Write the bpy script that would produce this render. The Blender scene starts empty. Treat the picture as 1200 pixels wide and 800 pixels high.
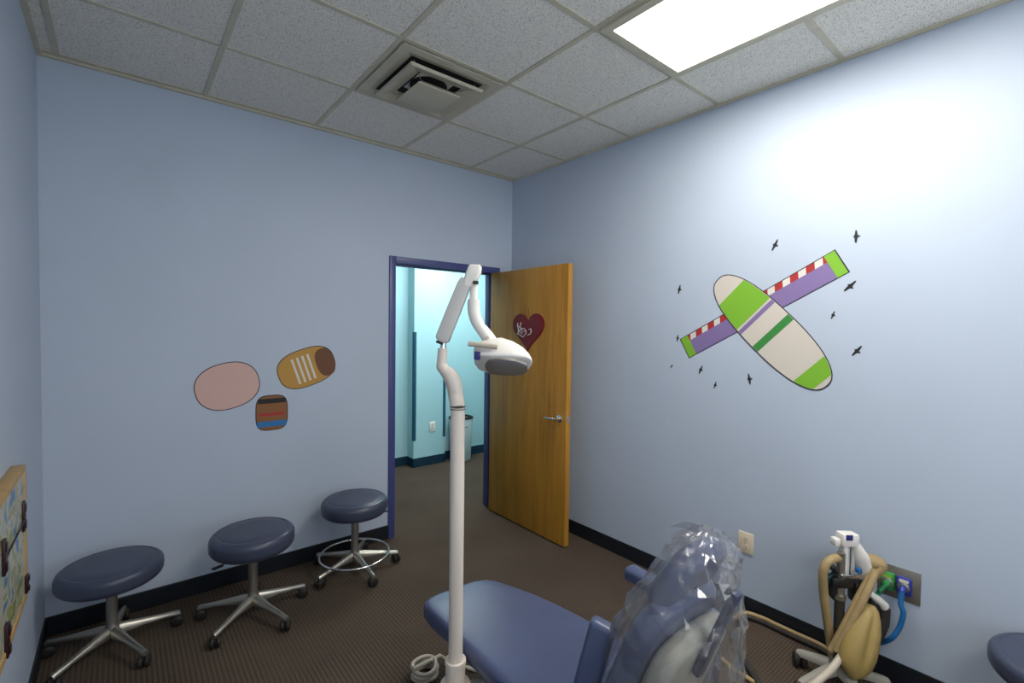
import bpy, bmesh, math, random
from math import sin, cos, pi, radians
from mathutils import Vector, Matrix, noise, Euler

random.seed(4)
scene = bpy.context.scene
COL = scene.collection

# ------------------------------------------------------------------ camera
FPX, YAW, PITCH, ROLL = 556.803, 0.688704, -0.028135, 0.012390
CAM = Vector((0, 0, 1.5717))
_F = Vector((sin(YAW) * cos(PITCH), cos(YAW) * cos(PITCH), sin(PITCH)))
_R0 = Vector((cos(YAW), -sin(YAW), 0))
_U0 = _R0.cross(_F)
_R = _R0 * cos(ROLL) + _U0 * sin(ROLL)
_U = _U0 * cos(ROLL) - _R0 * sin(ROLL)
cd = bpy.data.cameras.new('camera')
cam = bpy.data.objects.new('camera', cd)
COL.objects.link(cam)
m = Matrix((_R, _U, -_F)).transposed().to_4x4()
m.translation = CAM
cam.matrix_world = m
cd.sensor_width = 36
cd.lens = FPX / 1200 * 36
cd.clip_start = 0.02
scene.camera = cam


def ray(px, py):
    return _F + _R * ((px - 600) / FPX) - _U * ((py - 400) / FPX)


def at(px, py, D):
    return CAM + ray(px, py) * D


def on(px, py, axis, val):
    d = ray(px, py)
    return CAM + d * ((val - CAM[axis]) / d[axis])


# room measures
XR, YB, XL, YF, H = 2.672, 3.266, -0.305, -1.60, 2.866
GX, GY, T = 2.209, 2.615, 0.6096


# ------------------------------------------------------------------ materials
def s2l(c):
    return tuple(((v / 255) / 12.92 if v / 255 <= 0.04045 else ((v / 255 + 0.055) / 1.055) ** 2.4) for v in c)


def mat(name, col, rough=0.5, metal=0.0, spec=0.5, bump=0.0, bscale=200.0, vary=0.0, vscale=6.0, coat=0.0, emit=None, estr=0.0):
    m = bpy.data.materials.new(name)
    m.use_nodes = True
    nt = m.node_tree
    b = nt.nodes['Principled BSDF']
    b.inputs['Base Color'].default_value = (*col, 1)
    b.inputs['Roughness'].default_value = rough
    b.inputs['Metallic'].default_value = metal
    b.inputs['Specular IOR Level'].default_value = spec
    b.inputs['Coat Weight'].default_value = coat
    if emit:
        b.inputs['Emission Color'].default_value = (*emit, 1)
        b.inputs['Emission Strength'].default_value = estr
    tc = nt.nodes.new('ShaderNodeTexCoord')
    if vary:
        n = nt.nodes.new('ShaderNodeTexNoise')
        n.inputs['Scale'].default_value = vscale
        n.inputs['Detail'].default_value = 4
        nt.links.new(tc.outputs['Object'], n.inputs['Vector'])
        r = nt.nodes.new('ShaderNodeValToRGB')
        r.color_ramp.elements[0].position = 0.3
        r.color_ramp.elements[1].position = 0.7
        r.color_ramp.elements[0].color = (*[c * (1 - vary) for c in col], 1)
        r.color_ramp.elements[1].color = (*[min(1, c * (1 + vary)) for c in col], 1)
        nt.links.new(n.outputs['Fac'], r.inputs['Fac'])
        nt.links.new(r.outputs['Color'], b.inputs['Base Color'])
    if bump:
        n = nt.nodes.new('ShaderNodeTexNoise')
        n.inputs['Scale'].default_value = bscale
        n.inputs['Detail'].default_value = 3
        nt.links.new(tc.outputs['Object'], n.inputs['Vector'])
        bp = nt.nodes.new('ShaderNodeBump')
        bp.inputs['Strength'].default_value = bump
        bp.inputs['Distance'].default_value = 0.002
        nt.links.new(n.outputs['Fac'], bp.inputs['Height'])
        nt.links.new(bp.outputs['Normal'], b.inputs['Normal'])
    return m


M = {}
M['wall'] = mat('blue_wall_paint', (0.48, 0.555, 0.675), 0.55, bump=0.12, bscale=160, vary=0.03, vscale=1.5)
M['hallwall'] = mat('teal_wall_paint', (0.43, 0.69, 0.73), 0.55, bump=0.1, bscale=160)
M['base'] = mat('navy_vinyl_baseboard', (0.009, 0.013, 0.020), 0.4)
M['hallbase'] = mat('teal_navy_baseboard', (0.006, 0.035, 0.065), 0.4)
M['guard'] = mat('dark_teal_vinyl_guard', (0.01, 0.085, 0.15), 0.45)
M['frame'] = mat('indigo_gloss_paint', (0.062, 0.075, 0.235), 0.35)
M['grid'] = mat('cream_ceiling_grid', (0.56, 0.53, 0.41), 0.5, vary=0.08, vscale=9)
M['vent'] = mat('beige_vent_enamel', (0.52, 0.485, 0.375), 0.45, vary=0.08, vscale=8)
M['dark'] = mat('black_duct', (0.008, 0.008, 0.008), 0.8)
M['white'] = mat('cream_white_enamel', (0.74, 0.66, 0.585), 0.3, vary=0.02, vscale=5)
M['offwhite'] = mat('white_lamp_plastic', (0.83, 0.80, 0.75), 0.32)
M['armgrey'] = mat('pale_grey_plastic', (0.56, 0.55, 0.53), 0.4)
M['beige'] = mat('beige_plastic', (0.52, 0.46, 0.37), 0.4)
M['vinyl'] = mat('slate_blue_vinyl', (0.047, 0.057, 0.098), 0.36, bump=0.10, bscale=420, vary=0.06, vscale=8)
M['chairvinyl'] = mat('blue_chair_vinyl', (0.072, 0.092, 0.178), 0.30, bump=0.12, bscale=420, vary=0.05, vscale=7)
M['steel'] = mat('polished_aluminium', (0.44, 0.42, 0.37), 0.38, 0.95)
M['chrome'] = mat('chrome', (0.75, 0.75, 0.74), 0.12, 1.0)
M['black'] = mat('black_plastic', (0.012, 0.011, 0.011), 0.45)
M['caster'] = mat('dark_caster_rubber', (0.016, 0.014, 0.013), 0.55)
M['shell'] = mat('putty_grey_shell', (0.42, 0.41, 0.34), 0.4, vary=0.04)
M['standleg'] = mat('greige_stand_enamel', (0.33, 0.315, 0.27), 0.45)
M['chairgrey'] = mat('grey_green_chair_frame', (0.26, 0.28, 0.27), 0.45)
M['tan'] = mat('tan_rubber', (0.37, 0.265, 0.125), 0.5, vary=0.12, vscale=18, bump=0.08, bscale=120)
M['bag'] = mat('ochre_rubber_bag', (0.38, 0.27, 0.090), 0.5, vary=0.10, vscale=14, bump=0.08, bscale=150)
M['hosedark'] = mat('dark_corrugated_hose', (0.035, 0.030, 0.026), 0.5)
M['green'] = mat('green_outlet_plastic', (0.02, 0.30, 0.07), 0.35)
M['greenhose'] = mat('green_hose', (0.012, 0.22, 0.08), 0.4)
M['bluebox'] = mat('blue_outlet_plastic', (0.025, 0.04, 0.32), 0.35)
M['bluehose'] = mat('blue_hose', (0.012, 0.13, 0.36), 0.35)
M['tealhose'] = mat('dark_teal_hose', (0.010, 0.055, 0.06), 0.4)
M['plate'] = mat('brushed_steel_plate', (0.36, 0.33, 0.29), 0.42, 0.75)
M['cream'] = mat('cream_outlet_plastic', (0.80, 0.69, 0.52), 0.4)
M['labelblue'] = mat('blue_label', (0.02, 0.025, 0.16), 0.4)
M['binwhite'] = mat('white_bin_plastic', (0.80, 0.84, 0.83), 0.4)
M['oakframe'] = mat('oak_board_frame', (0.50, 0.30, 0.09), 0.45, vary=0.12, vscale=14)
M['maroon'] = mat('maroon_clip', (0.028, 0.007, 0.010), 0.4)
M['heart'] = mat('red_glitter', (0.21, 0.006, 0.012), 0.4, vary=0.5, vscale=120, bump=0.8, bscale=260)
M['script'] = mat('white_glitter_script', (0.62, 0.58, 0.58), 0.4)
M['outline'] = mat('black_paint', (0.010, 0.010, 0.011), 0.6)
M['pink'] = mat('pale_pink_paint', (0.66, 0.43, 0.38), 0.6)
M['gold'] = mat('ochre_paint', (0.50, 0.27, 0.05), 0.6)
M['brown'] = mat('brown_paint', (0.15, 0.055, 0.022), 0.6)
M['midbrown'] = mat('tan_brown_paint', (0.25, 0.10, 0.03), 0.6)
M['pwhite'] = mat('white_paint', (0.68, 0.66, 0.62), 0.6)
M['pblue'] = mat('blue_paint', (0.02, 0.17, 0.42), 0.6)
M['pred'] = mat('red_paint', (0.40, 0.025, 0.025), 0.6)
M['lime'] = mat('lime_green_paint', (0.20, 0.46, 0.03), 0.6)
M['purple'] = mat('violet_paint', (0.22, 0.16, 0.36), 0.6)
M['bone'] = mat('bone_white_paint', (0.62, 0.57, 0.51), 0.6)
M['pgreen'] = mat('dark_green_paint', (0.04, 0.24, 0.05), 0.6)
M['tube'] = mat('lit_diffuser', (0.9, 0.9, 0.9), 0.5, emit=(1.0, 0.95, 0.86), estr=10.3)
M['halltube'] = mat('lit_hall_diffuser', (0.9, 0.9, 0.9), 0.5, emit=(0.93, 1.0, 1.0), estr=10.5)
M['lensglass'] = mat('lamp_reflector', (0.46, 0.43, 0.39), 0.25, 0.6)


def carpet():
    m = bpy.data.materials.new('brown_ribbed_carpet')
    m.use_nodes = True
    nt = m.node_tree
    L = nt.links.new
    b = nt.nodes['Principled BSDF']
    b.inputs['Roughness'].default_value = 0.95
    b.inputs['Specular IOR Level'].default_value = 0.1
    tc = nt.nodes.new('ShaderNodeTexCoord')
    mp = nt.nodes.new('ShaderNodeMapping')
    mp.inputs['Rotation'].default_value = (0, 0, 0)
    L(tc.outputs['Object'], mp.inputs['Vector'])
    w1 = nt.nodes.new('ShaderNodeTexWave')
    w1.bands_direction = 'X'
    w1.inputs['Scale'].default_value = 2 * pi / 0.019 / 20
    w1.inputs['Distortion'].default_value = 1.2
    w1.inputs['Detail Scale'].default_value = 6
    w2 = nt.nodes.new('ShaderNodeTexWave')
    w2.bands_direction = 'Y'
    w2.inputs['Scale'].default_value = 2 * pi / 0.015 / 20
    w2.inputs['Distortion'].default_value = 1.5
    for w in (w1, w2):
        L(mp.outputs['Vector'], w.inputs['Vector'])
    n = nt.nodes.new('ShaderNodeTexNoise')
    n.inputs['Scale'].default_value = 220
    n.inputs['Detail'].default_value = 4
    L(mp.outputs['Vector'], n.inputs['Vector'])
    n2 = nt.nodes.new('ShaderNodeTexNoise')
    n2.inputs['Scale'].default_value = 2.2
    L(mp.outputs['Vector'], n2.inputs['Vector'])

    def math_(op, a, bb):
        k = nt.nodes.new('ShaderNodeMath')
        k.operation = op
        for i, v in enumerate((a, bb)):
            if isinstance(v, (int, float)):
                k.inputs[i].default_value = v
            else:
                L(v, k.inputs[i])
        return k.outputs[0]
    dots = math_('MULTIPLY', w1.outputs['Fac'], math_('ADD', math_('MULTIPLY', w2.outputs['Fac'], 0.75), 0.25))
    dots2 = math_('MULTIPLY', w2.outputs['Fac'], math_('ADD', math_('MULTIPLY', w1.outputs['Fac'], 0.75), 0.25))
    ck = nt.nodes.new('ShaderNodeTexChecker')
    ck.inputs['Scale'].default_value = 1 / 0.61
    mp3 = nt.nodes.new('ShaderNodeMapping')
    mp3.inputs['Location'].default_value = (0.13, 0.21, 0.3)
    L(tc.outputs['Object'], mp3.inputs['Vector'])
    L(mp3.outputs['Vector'], ck.inputs['Vector'])
    mxd = nt.nodes.new('ShaderNodeMix')
    L(ck.outputs['Fac'], mxd.inputs['Factor'])
    L(dots, mxd.inputs['A'])
    L(dots2, mxd.inputs['B'])
    v = math_('ADD', math_('MULTIPLY', mxd.outputs['Result'], 0.36), math_('MULTIPLY', n.outputs['Fac'], 0.62))
    v = math_('ADD', v, math_('MULTIPLY', math_('SUBTRACT', n2.outputs['Fac'], 0.5), 0.25))
    r = nt.nodes.new('ShaderNodeValToRGB')
    r.color_ramp.elements[0].position = 0.12
    r.color_ramp.elements[0].color = (0.027, 0.021, 0.017, 1)
    r.color_ramp.elements[1].position = 0.95
    r.color_ramp.elements[1].color = (0.175, 0.132, 0.098, 1)
    L(v, r.inputs['Fac'])
    L(r.outputs['Color'], b.inputs['Base Color'])
    bp = nt.nodes.new('ShaderNodeBump')
    bp.inputs['Strength'].default_value = 0.7
    bp.inputs['Distance'].default_value = 0.004
    L(v, bp.inputs['Height'])
    L(bp.outputs['Normal'], b.inputs['Normal'])
    return m


def tilemat():
    m = bpy.data.materials.new('pitted_acoustic_tile')
    m.use_nodes = True
    nt = m.node_tree
    L = nt.links.new
    b = nt.nodes['Principled BSDF']
    b.inputs['Roughness'].default_value = 0.9
    b.inputs['Specular IOR Level'].default_value = 0.1
    tc = nt.nodes.new('ShaderNodeTexCoord')
    n = nt.nodes.new('ShaderNodeTexNoise')
    n.inputs['Scale'].default_value = 225
    n.inputs['Detail'].default_value = 2.5
    n.inputs['Distortion'].default_value = 0.8
    L(tc.outputs['Object'], n.inputs['Vector'])
    n2 = nt.nodes.new('ShaderNodeTexNoise')
    n2.inputs['Scale'].default_value = 1.7
    L(tc.outputs['Object'], n2.inputs['Vector'])
    r = nt.nodes.new('ShaderNodeValToRGB')
    r.color_ramp.elements[0].position = 0.33
    r.color_ramp.elements[0].color = (0.34, 0.33, 0.30, 1)
    r.color_ramp.elements[1].position = 0.47
    r.color_ramp.elements[1].color = (0.90, 0.875, 0.81, 1)
    L(n.outputs['Fac'], r.inputs['Fac'])
    r2 = nt.nodes.new('ShaderNodeValToRGB')
    r2.color_ramp.elements[0].color = (0.93, 0.93, 0.92, 1)
    r2.color_ramp.elements[1].color = (1, 1, 1, 1)
    L(n2.outputs['Fac'], r2.inputs['Fac'])
    mx = nt.nodes.new('ShaderNodeMix')
    mx.data_type = 'RGBA'
    mx.blend_type = 'MULTIPLY'
    mx.inputs['Factor'].default_value = 1
    L(r.outputs['Color'], mx.inputs['A'])
    L(r2.outputs['Color'], mx.inputs['B'])
    L(mx.outputs['Result'], b.inputs['Base Color'])
    bp = nt.nodes.new('ShaderNodeBump')
    bp.inputs['Strength'].default_value = 0.4
    bp.inputs['Distance'].default_value = 0.003
    L(n.outputs['Fac'], bp.inputs['Height'])
    L(bp.outputs['Normal'], b.inputs['Normal'])
    return m


def oak():
    m = bpy.data.materials.new('orange_oak_veneer')
    m.use_nodes = True
    nt = m.node_tree
    L = nt.links.new
    b = nt.nodes['Principled BSDF']
    b.inputs['Roughness'].default_value = 0.38
    tc = nt.nodes.new('ShaderNodeTexCoord')
    mp = nt.nodes.new('ShaderNodeMapping')
    mp.inputs['Scale'].default_value = (14, 14, 0.9)
    L(tc.outputs['Object'], mp.inputs['Vector'])
    n = nt.nodes.new('ShaderNodeTexNoise')
    n.inputs['Scale'].default_value = 2.2
    n.inputs['Detail'].default_value = 7
    n.inputs['Roughness'].default_value = 0.65
    n.inputs['Distortion'].default_value = 0.5
    L(mp.outputs['Vector'], n.inputs['Vector'])
    mp2 = nt.nodes.new('ShaderNodeMapping')
    mp2.inputs['Scale'].default_value = (1, 3.2, 0.12)
    L(tc.outputs['Object'], mp2.inputs['Vector'])
    n2 = nt.nodes.new('ShaderNodeTexNoise')
    n2.inputs['Scale'].default_value = 2
    L(mp2.outputs['Vector'], n2.inputs['Vector'])
    a = nt.nodes.new('ShaderNodeMath')
    a.operation = 'MULTIPLY_ADD'
    L(n2.outputs['Fac'], a.inputs[0])
    a.inputs[1].default_value = 0.7
    L(n.outputs['Fac'], a.inputs[2])
    r = nt.nodes.new('ShaderNodeValToRGB')
    r.color_ramp.elements[0].position = 0.55
    r.color_ramp.elements[0].color = (0.30, 0.130, 0.012, 1)
    r.color_ramp.elements[1].position = 1.1 if False else 1.0
    r.color_ramp.elements[1].color = (0.54, 0.265, 0.036, 1)
    L(a.outputs[0], r.inputs['Fac'])
    L(r.outputs['Color'], b.inputs['Base Color'])
    return m


def mapmat():
    m = bpy.data.materials.new('multicolour_map_print')
    m.use_nodes = True
    nt = m.node_tree
    L = nt.links.new
    b = nt.nodes['Principled BSDF']
    b.inputs['Roughness'].default_value = 0.3
    tc = nt.nodes.new('ShaderNodeTexCoord')
    v = nt.nodes.new('ShaderNodeTexNoise')
    v.inputs['Scale'].default_value = 11
    v.inputs['Detail'].default_value = 3
    v.inputs['Distortion'].default_value = 1.2
    L(tc.outputs['Object'], v.inputs['Vector'])
    r = nt.nodes.new('ShaderNodeValToRGB')
    cr = r.color_ramp
    cr.interpolation = 'CONSTANT'
    cr.elements[0].position = 0
    cr.elements[0].color = (0.03, 0.16, 0.45, 1)
    cr.elements[1].position = 0.37
    cr.elements[1].color = (0.20, 0.33, 0.30, 1)
    for p, c in ((0.43, (0.50, 0.47, 0.38)), (0.50, (0.52, 0.48, 0.38)), (0.56, (0.26, 0.33, 0.05)), (0.60, (0.38, 0.34, 0.11)), (0.64, (0.12, 0.20, 0.08)), (0.70, (0.45, 0.09, 0.04))):
        e = cr.elements.new(p)
        e.color = (*c, 1)
    L(v.outputs['Fac'], r.inputs['Fac'])
    L(r.outputs['Color'], b.inputs['Base Color'])
    return m


def plasticmat():
    m = bpy.data.materials.new('clear_plastic_film')
    m.use_nodes = True
    nt = m.node_tree
    L = nt.links.new
    nt.nodes.remove(nt.nodes['Principled BSDF'])
    out = nt.nodes['Material Output']
    tr = nt.nodes.new('ShaderNodeBsdfTransparent')
    tr.inputs['Color'].default_value = (0.95, 0.95, 0.96, 1)
    gl = nt.nodes.new('ShaderNodeBsdfGlossy')
    gl.inputs['Roughness'].default_value = 0.15
    gl.inputs['Color'].default_value = (1, 1, 1, 1)
    df = nt.nodes.new('ShaderNodeBsdfDiffuse')
    df.inputs['Color'].default_value = (0.75, 0.74, 0.74, 1)
    tl = nt.nodes.new('ShaderNodeBsdfTranslucent')
    tl.inputs['Color'].default_value = (0.7, 0.7, 0.7, 1)
    tc = nt.nodes.new('ShaderNodeTexCoord')
    mp = nt.nodes.new('ShaderNodeMapping')
    mp.inputs['Scale'].default_value = (1, 1, 0.6)
    L(tc.outputs['Object'], mp.inputs['Vector'])
    n = nt.nodes.new('ShaderNodeTexNoise')
    n.inputs['Scale'].default_value = 22
    n.inputs['Detail'].default_value = 3
    n.inputs['Roughness'].default_value = 0.5
    n.inputs['Distortion'].default_value = 1.0
    L(mp.outputs['Vector'], n.inputs['Vector'])
    bp = nt.nodes.new('ShaderNodeBump')
    bp.inputs['Strength'].default_value = 0.35
    bp.inputs['Distance'].default_value = 0.006
    L(n.outputs['Fac'], bp.inputs['Height'])
    L(bp.outputs['Normal'], gl.inputs['Normal'])
    fr = nt.nodes.new('ShaderNodeFresnel')
    fr.inputs['IOR'].default_value = 1.5
    L(bp.outputs['Normal'], fr.inputs['Normal'])
    mul = nt.nodes.new('ShaderNodeMath')
    mul.operation = 'MULTIPLY_ADD'
    mul.use_clamp = True
    mul.inputs[1].default_value = 0.55
    mul.inputs[2].default_value = 0.035
    L(fr.outputs['Fac'], mul.inputs[0])
    mixd = nt.nodes.new('ShaderNodeMixShader')
    mixd.inputs['Fac'].default_value = 0.5
    L(df.outputs[0], mixd.inputs[1])
    L(tl.outputs[0], mixd.inputs[2])
    mix1 = nt.nodes.new('ShaderNodeMixShader')
    mix1.inputs['Fac'].default_value = 0.10
    L(tr.outputs[0], mix1.inputs[1])
    L(mixd.outputs[0], mix1.inputs[2])
    mix2 = nt.nodes.new('ShaderNodeMixShader')
    L(mul.outputs[0], mix2.inputs['Fac'])
    L(mix1.outputs[0], mix2.inputs[1])
    L(gl.outputs[0], mix2.inputs[2])
    L(mix2.outputs[0], out.inputs['Surface'])
    return m


M['carpet'] = carpet()
M['tile'] = tilemat()
M['oak'] = oak()
M['map'] = mapmat()
M['film'] = plasticmat()


# ------------------------------------------------------------------ mesh helpers
def box(bm, lo, hi, bev=0.0, seg=2):
    lo, hi = Vector(lo), Vector(hi)
    r = bmesh.ops.create_cube(bm, size=1)
    vs = r['verts']
    for v in vs:
        v.co = Vector((lo[i] + (v.co[i] + 0.5) * (hi[i] - lo[i]) for i in range(3)))
    if bev:
        es = list({e for v in vs for e in v.link_edges})
        bmesh.ops.bevel(bm, geom=es, offset=bev, segments=seg, profile=0.5, affect='EDGES', clamp_overlap=True)


def obox(bm, c, ax, ay, az, sx, sy, sz, bev=0.0, seg=2):
    """box with its own axes"""
    t = bmesh.new()
    box(t, (-sx / 2, -sy / 2, -sz / 2), (sx / 2, sy / 2, sz / 2), bev, seg)
    mm = Matrix((Vector(ax).normalized(), Vector(ay).normalized(), Vector(az).normalized())).transposed().to_4x4()
    mm.translation = Vector(c)
    merge(bm, t, mm)


def merge(bm, t, mm=None):
    if mm is not None:
        t.transform(mm)
    me = bpy.data.meshes.new('tmp')
    t.to_mesh(me)
    t.free()
    bm.from_mesh(me)
    bpy.data.meshes.remove(me)


def rings(bm, loops, cap0=True, cap1=True, closed=True):
    """skin a list of equally long loops of points"""
    vs = [[bm.verts.new(p) for p in lp] for lp in loops]
    n = len(vs[0])
    for a, b in zip(vs[:-1], vs[1:]):
        for i in range(n if closed else n - 1):
            j = (i + 1) % n
            bm.faces.new((a[i], a[j], b[j], b[i]))
    if cap0:
        bm.faces.new(list(reversed(vs[0])))
    if cap1:
        bm.faces.new(vs[-1])
    return vs


def lathe(bm, prof, n=32, c=(0, 0, 0), axis=(0, 0, 1), cap0=True, cap1=True):
    q = Vector((0, 0, 1)).rotation_difference(Vector(axis).normalized())
    c = Vector(c)
    loops = [[c + q @ Vector((r * cos(2 * pi * i / n), r * sin(2 * pi * i / n), z)) for i in range(n)] for r, z in prof]
    rings(bm, loops, cap0, cap1)


def spline(pts, k=8):
    pts = [Vector(p) for p in pts]
    if len(pts) < 3:
        return pts
    e = [2 * pts[0] - pts[1]] + pts + [2 * pts[-1] - pts[-2]]
    out = []
    for i in range(1, len(e) - 2):
        p0, p1, p2, p3 = e[i - 1:i + 3]
        for s in range(k):
            t = s / k
            out.append(0.5 * ((2 * p1) + (p2 - p0) * t + (2 * p0 - 5 * p1 + 4 * p2 - p3) * t * t + (3 * p1 - p0 - 3 * p2 + p3) * t ** 3))
    out.append(pts[-1])
    return out


def tube(bm, pts, r, n=12, k=8, smooth=True, flat=1.0, rib=0.0):
    P = spline(pts, k) if smooth else [Vector(p) for p in pts]
    N = len(P)
    loops = []
    up = None
    for i, p in enumerate(P):
        d = (P[min(i + 1, N - 1)] - P[max(i - 1, 0)]).normalized()
        if up is None:
            up = Vector((0, 0, 1)) if abs(d.z) < 0.9 else Vector((1, 0, 0))
        up = (up - d * up.dot(d)).normalized()
        s = d.cross(up)
        if callable(r):
            rr = r(i / (N - 1))
        elif isinstance(r, (list, tuple)):
            f = i / (N - 1) * (len(r) - 1)
            a = min(int(f), len(r) - 2)
            rr = r[a] + (r[a + 1] - r[a]) * (f - a)
        else:
            rr = r
        if rib:
            rr *= 1 + rib * (i % 2)
        loops.append([p + up * (rr * flat * cos(2 * pi * j / n)) + s * (rr * sin(2 * pi * j / n)) for j in range(n)])
    rings(bm, loops)


def chaikin(p, n=3):
    p = [Vector(q) for q in p]
    for _ in range(n):
        o = []
        for a, b in zip(p, p[1:] + p[:1]):
            o += [a * 0.75 + b * 0.25, a * 0.25 + b * 0.75]
        p = o
    return p


def resample(p, n):
    p = [Vector(q) for q in p]
    q = p + [p[0]]
    L = [0]
    for a, b in zip(q[:-1], q[1:]):
        L.append(L[-1] + (b - a).length)
    out = []
    j = 0
    for i in range(n):
        t = L[-1] * i / n
        while L[j + 1] < t:
            j += 1
        f = (t - L[j]) / max(1e-9, L[j + 1] - L[j])
        out.append(q[j].lerp(q[j + 1], f))
    return out


def pad(bm, outline, z0, z1, r, dome=0.0, n=64, smooth=3, zf=None):
    """a cushion: plan outline, rounded rim, slightly domed top; zf(x, y) lifts it"""
    o = resample(chaikin([(p[0], p[1], 0) for p in outline], smooth), n)
    c = sum(o, Vector()) / n

    def inset(d):
        return [c + (p - c) * max(0.02, 1 - d / (p - c).length) for p in o]
    lp = []
    for k in range(0, 7):
        a = pi / 2 * (1 - k / 6)
        lp.append((r * (1 - cos(a)), z0 + r * (1 - sin(a)), 1))
    for k in range(0, 7):
        a = pi / 2 * k / 6
        lp.append((r * (1 - cos(a)), z1 - r + r * sin(a), 1))
    loops = [[Vector((p.x, p.y, z)) for p in inset(d)] for d, z, _ in lp]
    base = inset(r)
    for s in (0.85, 0.65, 0.4, 0.15):
        loops.append([Vector((c.x + (p.x - c.x) * s, c.y + (p.y - c.y) * s, z1 + dome * (1 - s * s))) for p in base])
    if zf:
        for l in loops:
            for p in l:
                p.z += zf(p.x, p.y)
    rings(bm, loops)


def prism(bm, poly, fn, d0, d1):
    """extrude a 2-D polygon; fn(u, v, d) gives the point"""
    a = [bm.verts.new(fn(u, v, d0)) for u, v in poly]
    b = [bm.verts.new(fn(u, v, d1)) for u, v in poly]
    n = len(poly)
    bm.faces.new(a)
    bm.faces.new(list(reversed(b)))
    for i in range(n):
        j = (i + 1) % n
        bm.faces.new((a[j], a[i], b[i], b[j]))


def obj(name, bm, m, parent=None, smooth=True, angle=40):
    bmesh.ops.recalc_face_normals(bm, faces=bm.faces)
    me = bpy.data.meshes.new(name)
    bm.to_mesh(me)
    bm.free()
    me.materials.append(M[m] if isinstance(m, str) else m)
    if smooth:
        for p in me.polygons:
            p.use_smooth = True
        me.set_sharp_from_angle(angle=radians(angle))
    o = bpy.data.objects.new(name, me)
    COL.objects.link(o)
    if parent is not None:
        o.parent = parent
        # geometry is given in world space for an unrotated top-level parent: shift it to the root
        off = ORG.get(root_of(parent).name)
        if off is not None:
            me.transform(Matrix.Translation(-off))
    return o


ORG = {}


def root_of(o):
    while o.parent:
        o = o.parent
    return o


def tag(o, label, cat, group=None):
    o['label'] = label
    o['category'] = cat
    if group:
        o['group'] = group
    return o


def thing(name, loc, label, cat, group=None, world=True):
    o = bpy.data.objects.new(name, None)
    o.empty_display_size = 0.05
    COL.objects.link(o)
    o.location = loc
    if world:
        ORG[o.name] = Vector(loc)
    return tag(o, label, cat, group)


def struct(name, bm, m, parent=None, smooth=False):
    o = obj(name, bm, m, parent, smooth)
    if parent is None:
        o['kind'] = 'structure'
    return o


def B(*args, **k):
    bm = bmesh.new()
    if args:
        box(bm, *args, **k)
    return bm


# ------------------------------------------------------------------ room shell
HY0 = YB + 0.12            # hall side of the back wall
struct('floor', B((XL - 0.1, YF - 0.1, -0.05), (5.2, 6.2, 0)), 'carpet')
struct('ceiling', B((XL - 0.1, YF - 0.1, H + 0.008), (XR + 0.1, YB + 0.12, H + 0.1)), 'tile')
struct('wall_left', B((XL - 0.1, YF - 0.1, 0), (XL, YB + 0.12, H + 0.008)), 'wall')
struct('wall_right', B((XR, YF - 0.1, 0), (XR + 0.1, HY0, H + 0.008)), 'wall')
WX0, WX1, WZ0, WZ1 = 0.35, 2.25, 0.95, 2.25
bm = B((XL, YF - 0.1, 0), (XR, YF, WZ0))
box(bm, (XL, YF - 0.1, WZ1), (XR, YF, H + 0.008))
box(bm, (XL, YF - 0.1, WZ0), (WX0, YF, WZ1))
box(bm, (WX1, YF - 0.1, WZ0), (XR, YF, WZ1))
struct('wall_front', bm, 'wall')
wn = bpy.data.objects.new('added_window_1', None)  # unseen window, added behind the camera as a way in for fill light
COL.objects.link(wn)
wn['kind'] = 'structure'
bm = bmesh.new()
for lo, hi in (((WX0, WZ0), (WX1, WZ0 + 0.05)), ((WX0, WZ1 - 0.05), (WX1, WZ1)), ((WX0, WZ0), (WX0 + 0.05, WZ1)), ((WX1 - 0.05, WZ0), (WX1, WZ1)), (((WX0 + WX1) / 2 - 0.02, WZ0), ((WX0 + WX1) / 2 + 0.02, WZ1))):
    box(bm, (lo[0], YF - 0.08, lo[1]), (hi[0], YF - 0.03, hi[1]))
obj('added_window_frame', bm, 'offwhite', wn, False)
fill_light = bpy.data.lights.new('added_window_fill', 'AREA')  # area lamp tilted upward, added to brighten the ceiling and walls
fill_light.shape = 'RECTANGLE'
fill_light.size, fill_light.size_y = WX1 - WX0, WZ1 - WZ0
fill_light.energy = 17
fill_light.color = (0.93, 0.97, 1.0)
so = bpy.data.objects.new('added_window_fill', fill_light)
COL.objects.link(so)
so.location = ((WX0 + WX1) / 2, YF - 0.14, (WZ0 + WZ1) / 2)
so.rotation_euler = (radians(90 + 40), 0, 0)
DX0, DX1, DZ = 1.566, 2.484, 2.040
bm = B((XL, YB, 0), (DX0 - 0.012, HY0, H + 0.008))
box(bm, (DX1 + 0.012, YB, 0), (XR, HY0, H + 0.008))
box(bm, (DX0 - 0.012, YB, DZ + 0.012), (DX1 + 0.012, HY0, H + 0.008))
struct('wall_back', bm, 'wall')

# baseboards
BH = 0.1016
struct('baseboard_left', B((XL, YF, 0), (XL + 0.008, YB, BH), bev=0.003), 'base')
struct('baseboard_right', B((XR - 0.008, YF, 0), (XR, YB, BH), bev=0.003), 'base')
struct('baseboard_back', B((XL + 0.008, YB - 0.008, 0), (DX0 - 0.045, YB, BH), bev=0.003), 'base')

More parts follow.
